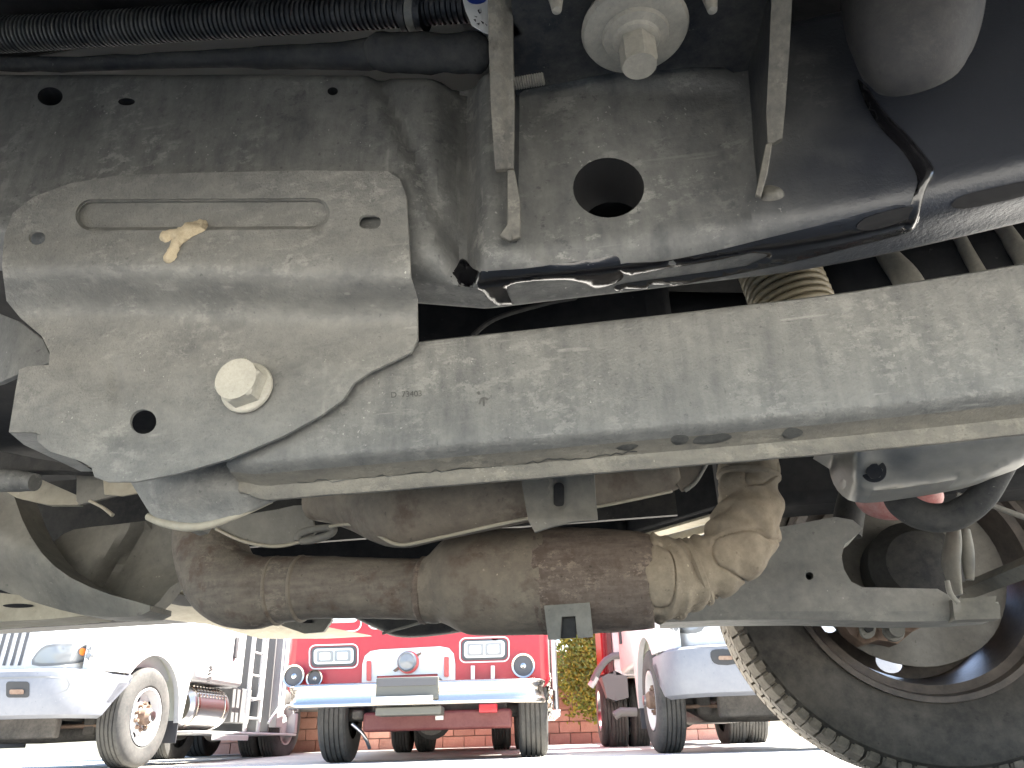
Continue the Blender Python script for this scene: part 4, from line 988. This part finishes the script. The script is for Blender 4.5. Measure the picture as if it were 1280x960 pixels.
S2 = P(812, 895, 8.7)
RTk, RG, rb, rl, rbx, RBM, RHD, RCB = conventional('white_truck', 'white truck right of centre, half hidden behind the big dark tyre', (S2.x, 8.7), R_(-1), -1, -.03, {
    'bumper': [('tow_recess_shade', cat_mull([(888, 816), (894, 812), (912, 812), (917, 818), (919, 830), (898, 831), (890, 826)], 2), .006, 'dark'), ('tow_hook', rrect(898, 820, 916, 825, 2), .02, 'rust_brown'), ('bumper_trim', [(878, 793), (960, 791), (960, 797), (878, 797)], .01, 'dark'),  # tow hole again a dark patch, shade painted instead of a recess
               ('bumper_crease', [(838, 809), (905, 806), (930, 806), (930, 808), (905, 808), (838, 811)], .004, 'mid_grey')],
    'hood': [('headlight_trim', cat_mull([(828, 777), (850, 766), (878, 771), (877, 789), (850, 791)], 3), .006, 'mid_grey'), ('headlight', cat_mull([(834, 776), (850, 770), (874, 774), (872, 786), (850, 787)], 3), .012, 'lamp'), ('turn_signal', ell(836, 780, 4, 4.5, 12), .03, 'amber')]}, GRP)

# ---- fire truck, head-on
FY = 8.25
FT = root('fire_truck', 'red fire truck seen head-on with chrome bumper and white nose panel', 'fire truck', (-1.05, 11, -.03))
def fx(x, y, Y=FY): return P(x, y, Y)
FP = lambda x, y, v: P(x, y, v)
BK_ = Vector((0, 1, 0))
xl, xr = fx(358, 830).x, fx(686, 820).x
fc = lambda nm, x0, x1, y0, y1, z0, z1, mt, pr=FT, bv=.02: box(nm, ((x0 + x1) / 2, (y0 + y1) / 2, (z0 + z1) / 2), x1 - x0, y1 - y0, z1 - z0, mt, pr, bevel=bv, seg=3)
CAB = fc('cab', xl, xr, FY, FY + 2.2, .60, 2.75, 'red_paint', FT, .09)
fc('body', xl - .02, xr + .02, FY + 2.35, FY + 7, .55, 2.7, 'red_paint', FT, .04)
def fs(nm, o_, mt, dY=-.01, th=.02, pr=None, sm=0, holes=(), bv=.004): return sheet(nm, o_, mt, pr or CAB, FY + dY, plane=FP, ext=BK_ * th, step=9, sm=sm, holes=holes, bevel=bv)
def tri_frame(nm, x0, y0, x1, y1, r, wd, mt, dY=-.012, pr=None):
    sl_ = -.03
    sh = lambda L: [(a, b + (a - x0) * sl_) for a, b in L]
    return fs(nm, sh(rrect(x0, y0, x1, y1, r)), mt, dY, .02, pr, holes=[sh(rrect(x0 + wd, y0 + wd, x1 - wd, y1 - wd, max(1, r - wd)))])
for x0, y0, x1, y1 in ((386, 806, 448, 837), (574, 797, 637, 829)):
    H = tri_frame('headlight_trim', x0, y0, x1, y1, 8, 1.6, 'white_paint')
    sh = lambda L: [(a, b + (a - x0) * -.03) for a, b in L]
    fs('headlight_bezel', sh(rrect(x0 + 3, y0 + 3, x1 - 3, y1 - 3, 6)), 'dark_grey', -.014, .02, H)
    fs('headlight_rim', sh(rrect(x0 + 6, y0 + 5, x1 - 6, y1 - 6, 5)), 'steel', -.03, .03, H)
    mx = (x0 + x1) / 2
    for a0, a1 in ((x0 + 10, mx - 1), (mx + 1, x1 - 10)):
        LM = fs('headlamp', sh(rrect(a0, y0 + 8, a1, y1 - 9, 2)), 'lamp', -.045, .03, H)
        fs('lamp_ring', sh(rrect(a0 + 3, y0 + 10, a1 - 3, y1 - 11, 2)), 'steel', -.05, .01, H)
for x0, x1, yb in ((325, 452, 793), (459, 580, 787)):
    tri_frame('panel_stripe', x0, 690, x1, yb, 10, 1.6, 'white_paint')
WN = tri_frame('window_frame', 335, 650, 447, 781, 6, 6, 'white_paint', -.02)
fs('windscreen', [(341, 656), (441, 653), (441, 772), (341, 775)], 'glass_dark', -.012, .02, WN)
WN = tri_frame('window_frame', 470, 650, 575, 777, 6, 6, 'white_paint', -.02)
fs('windscreen', [(476, 656), (569, 653), (569, 768), (476, 771)], 'glass_dark', -.012, .02, WN)
NP = fs('nose_panel', [(452, 858), (453, 830), (456, 820), (463, 814), (474, 812), (550, 808), (561, 810), (567, 817), (569, 830), (569, 853), (549, 854), (547, 842), (471, 845), (470, 858)], 'white_paint', -.02, .03)
pc = fx(509, 827, FY - .03); kf = pxm(pc)
lathe('emblem', [(11.5 * kf, 0), (12 * kf, -.02), (10 * kf, -.035), (9 * kf, -.03), (.001, -.045)], pc, BK_, 'lamp', NP, 28)
lathe('emblem_ring', [(13.5 * kf, .005), (13.5 * kf, -.012), (10 * kf, -.014)], pc + Vector((.012, 0, -.008)), BK_, 'red_lens', NP, 28)
fs('emblem_wing', [(491, 838), (499, 832), (502, 835), (494, 840)], 'rust_brown', -.03, .02, NP); fs('emblem_wing', [(518, 819), (526, 815), (527, 817), (520, 822)], 'rust_brown', -.03, .02, NP)
fs('marker_light', rrect(458, 826, 464, 851, 1.5), 'red_lens', -.045, .03, NP); fs('marker_light', rrect(555, 821, 561, 846, 1.5), 'red_lens', -.045, .03, NP)
def horn(x, y, r):
    p = fx(x, y, FY - .10); k = pxm(p)
    h = lathe('horn', [(r * k * .8, .10), (r * k * .95, .03), (r * k, 0), (r * k * .97, -.012), (r * k * .82, -.005), (r * k * .78, .015)], p, BK_, 'chrome', CAB, 32, caps=False)
    lathe('horn_mouth', [(r * k * .79, .012), (r * k * .5, .05), (r * k * .3, .07), (.001, .07)], p, BK_, 'dark_grey', h, 28)
    lathe('horn_core', [(r * k * .25, .06), (r * k * .22, .01), (.001, .0)], p, BK_, 'steel', h, 16)
horn(367, 845, 14); horn(393, 848, 10.5); horn(654, 832, 15)
ST = fs('stud_base', [(584, 852), (623, 850), (623, 854), (584, 856)], 'white_paint', -.08, .08)
for x in (591, 616): fs('stud', [(x - 2.5, 832), (x + 2.5, 832), (x + 2.5, 852), (x - 2.5, 852)], 'white_paint', -.07, .02, ST)
def bumper():
    zb, zt = .45, .665; V, Fc = [], []
    a, b_ = fx(353, 880, 7.9).x, fx(682, 870, 7.9).x
    pth = [(a - .01, 8.45), (a - .01, 8.12), (a + .03, 8.0), (a + .12, 7.93)] + [(a + .12 + (b_ - a - .24) * i / 12, 7.90 - .03 * math.sin(math.pi * i / 12)) for i in range(1, 12)] + [(b_ - .12, 7.93), (b_ - .03, 8.0), (b_ + .01, 8.12), (b_ + .01, 8.45)]
    pr = [(0, .02), (.012, .004), (.03, .0), (.05, .012), (.06, .018), (.155, .018), (.165, .012), (.19, .0), (.205, .004), (.215, .02)]
    n = len(pth); cx = (a + b_) / 2
    for dz, ins in pr:
        for x, y in pth:
            e = min(1, abs(x - cx) / (b_ - cx)); V.append(Vector((x + (cx - x) / max(.3, abs(cx - x)) * ins * sstep(.9, 1, e), y + ins * sstep(8.2, 8.0, y), zb + dz)))
    for j in range(len(pr) - 1):
        for i in range(n - 1): Fc.append([j * n + i, j * n + i + 1, (j + 1) * n + i + 1, (j + 1) * n + i])
    B = solid('bumper', V, Fc, Vector((0, .03, 0)), 'chrome', FT, 50)
    return B
FB = bumper()
g0, g1 = fx(470, 850, 7.85).x, fx(548, 850, 7.85).x
RC = fc('winch_box', g0, g1, 7.86, 8.24, .50, .70, 'winch_grey', FT, .01)
fc('winch_box_top', g0 + .02, g1 - .02, 7.85, 7.858, .62, .685, 'dark_grey', RC, .002)
fc('bumper_plate', g0 - .03, g1 - .05, 7.82, 7.85, .48, .53, 'white_paint', FB, .004)
fc('under_box', fx(470, 890, 8).x, fx(552, 890, 8).x, 7.95, 8.3, .37, .445, 'winch_grey', FT, .01)
fb0, fb1 = fx(452, 905, 8.3).x, fx(640, 905, 8.3).x
RX = fc('front_crossmember', fb0, fb1, 8.35, 8.5, .24, .42, 'red_dull', FT, .03)
fc('tow_plate', fb0 + .72, fb0 + .80, 8.33, 8.348, .33, .37, 'white_paint', RX, .004)
fc('red_bracket', fb1 - .32, fb1 - .14, 8.2, 8.34, .38, .46, 'red_paint', RX, .01)
fc('air_horn_block', fb0 + .3, fb0 + .5, 8.2, 8.34, .43, .55, 'dark', RX, .02)
tube('front_axle', [(fb0 - .3, 8.75, .42), (fb1 + .3, 8.75, .42)], .07, 'chassis', FT, 10)
lathe('differential', [(.02, -.2), (.16, -.15), (.2, 0), (.1, .2)], ((fb0 + fb1) / 2 - .1, 8.9, .36), BK_, 'chassis', FT, 20)
for w0 in (fb0 + .1, fb1 - .2): fc('frame_beam', w0, w0 + .09, 8.5, 15, .5, .7, 'chassis', FT)
fc('radiator_shroud', fb0 + .05, fb1 - .05, 8.55, 8.7, .36, .62, 'chassis', FT, .02)
fc('engine_sump', fb0 + .2, fb1 - .2, 8.9, 9.7, .32, .6, 'chassis', FT, .05)
tl, tr_ = fx(397, 930, 8.55).x, fx(686, 930, 8.55).x
wheel(FT, Vector((tl, 8.9, .47)), (-1, 0, 0), .5, .30, 'steel'); wheel(FT, Vector((tr_, 8.9, .47)), (1, 0, 0), .5, .30, 'steel')
for x in (tl + .1, tl + .44): wheel(FT, Vector((x, 13.0, .53)), (-1, 0, 0), .5, .28, 'steel', False)
for x in (tr_ - .1, tr_ - .44): wheel(FT, Vector((x, 13.0, .53)), (1, 0, 0), .5, .28, 'steel', False)
fc('brake_chamber', fx(425, 905, 8.5).x + .12, fx(455, 905, 8.5).x, 8.45, 8.6, .36, .45, 'chassis', FT, .03)
tube('air_hose', [fx(440, 905, 8.5), fx(452, 915, 8.5), fx(458, 925, 8.5), fx(462, 935, 8.6)], .018, 'steel', FT, 8)
sr = fx(680, 830, 8.6).x
tube('grab_rail', [(sr + .02, 8.5, .5), (sr + .04, 8.5, .7), (sr + .05, 8.5, 2.4)], .025, 'chrome', FT, 10)
tube('grab_rail', [(sr + .12, 8.9, .42), (sr + .12, 8.9, 2.4)], .03, 'steel', FT, 10)
fc('side_step', sr - .05, sr + .15, 8.6, 10.2, .34, .40, 'steel', FT, .01)
fc('side_trim', sr + .08, sr + .12, 8.7, 10.3, .6, 2.4, 'white_paint', FT, .01)
for i in range(11):
    c = Vector((sr + .04 + .012 * math.sin(i * 2), 8.45, .72 - i * .04)); lathe('chain_link', [(.022, -.01), (.026, 0), (.022, .01), (.012, .01), (.012, -.01), (.022, -.01)], c, (1, .3, 0) if i % 2 else (0, 1, .3), 'chrome', FT, 12)

# ---- truck behind, red and white with a grey fender
RD = root('service_truck', 'red and white truck standing further back between the fire truck and the right white truck', 'truck', (2.3, 14, gz(13)))
x0 = fx(751, 800, 12.2).x; x1 = fx(760, 800, 12.0).x; x2 = fx(786, 800, 11.9).x
RB1 = fc('red_body', x0, x0 + 2.3, 12.2, 13.1, 1.0, 2.8, 'red_paint', RD, .03)
fc('corner_post', x1 - .03, x1 + .05, 12.0, 12.18, .98, 2.8, 'red_dull', RD, .01)
WD = fc('white_door', x1 + .06, x2 + 1.6, 12.0, 12.19, .95, 2.8, 'white_paint', RD, .02)
fc('door_handle', fx(775, 795, 11.98).x, fx(781, 795, 11.98).x, 11.97, 11.998, 1.45, 1.62, 'dark', WD, .005)
tube('fender_arch', [fx(741, 852, 12.0), fx(748, 838, 12.0), fx(757, 826, 12.0), fx(766, 820, 12.0), fx(790, 818, 12.0)], .05, 'mid_grey', RD, 10)
tube('fender_arch', [fx(738, 858, 12.0), fx(742, 852, 12.0), fx(745, 846, 12.0)], .05, 'white_paint', RD, 8)
sheet('tool_box', [(752, 846), (768, 838), (784, 846), (786, 872), (770, 876), (759, 872)], 'mid_grey', RD, 12.0, plane=FP, ext=BK_ * .5, step=12)
tube('grease_tube', [fx(768, 895, 11.9), fx(776, 890, 11.9), fx(796, 890, 11.9)], .06, 'mid_grey', RD, 10)
wheel(RD, Vector((fx(751, 900, 12.5).x, 12.7, gz(12.7) + .5)), (-1, 0, 0), .5, .3, 'steel', False)
wheel(RD, Vector((fx(751, 900, 12.5).x + 2.2, 12.7, gz(12.7) + .5)), (1, 0, 0), .5, .3, 'steel', False)
fc('chassis_frame', x0 + .5, x0 + 1.8, 12.3, 15.4, .55, .95, 'chassis', RD, .02)

# ---- white box body beyond the ladder
BT = root('box_trailer', 'plain white box trailer with grey skirt between left truck and fire truck', 'trailer', (-4.6, 14.6, gz(14)))
b0, b1 = fx(296, 820, 13.4).x, fx(353, 820, 13.4).x
BX = fc('box_body', b0 - 1.2, b1, 13.4, 15.7, 1.10, 3.0, 'white_paint', BT, .03)
fc('box_skirt', b0 - 1.19, b1 - .01, 13.38, 15.6, .86, 1.095, 'mid_grey', BT, .01); fc('corner_rail', b1 - .07, b1 + .02, 13.36, 13.398, .86, 3.0, 'cream', BX, .005)
fc('chassis_frame', b0 - .9, b1 - .2, 13.6, 15.6, .5, .85, 'chassis', BT, .02)
lathe('marker_lamp', [(.03, 0), (.03, -.02), (.001, -.03)], (b1 - .15, 13.36, .86), BK_, 'lamp', BT, 12)
tube('air_line', [(b1 - .5, 13.45, .8), (b1 - .3, 13.45, .72), (b1 - .12, 13.45, .82)], .02, 'dark', BT, 8)
for x, d in ((b0 - 1.1, -1), (b1 - .05, 1)): wheel(BT, Vector((x, 14.6, gz(14.6) + .5)), (d, 0, 0), .5, .45, 'steel', False)
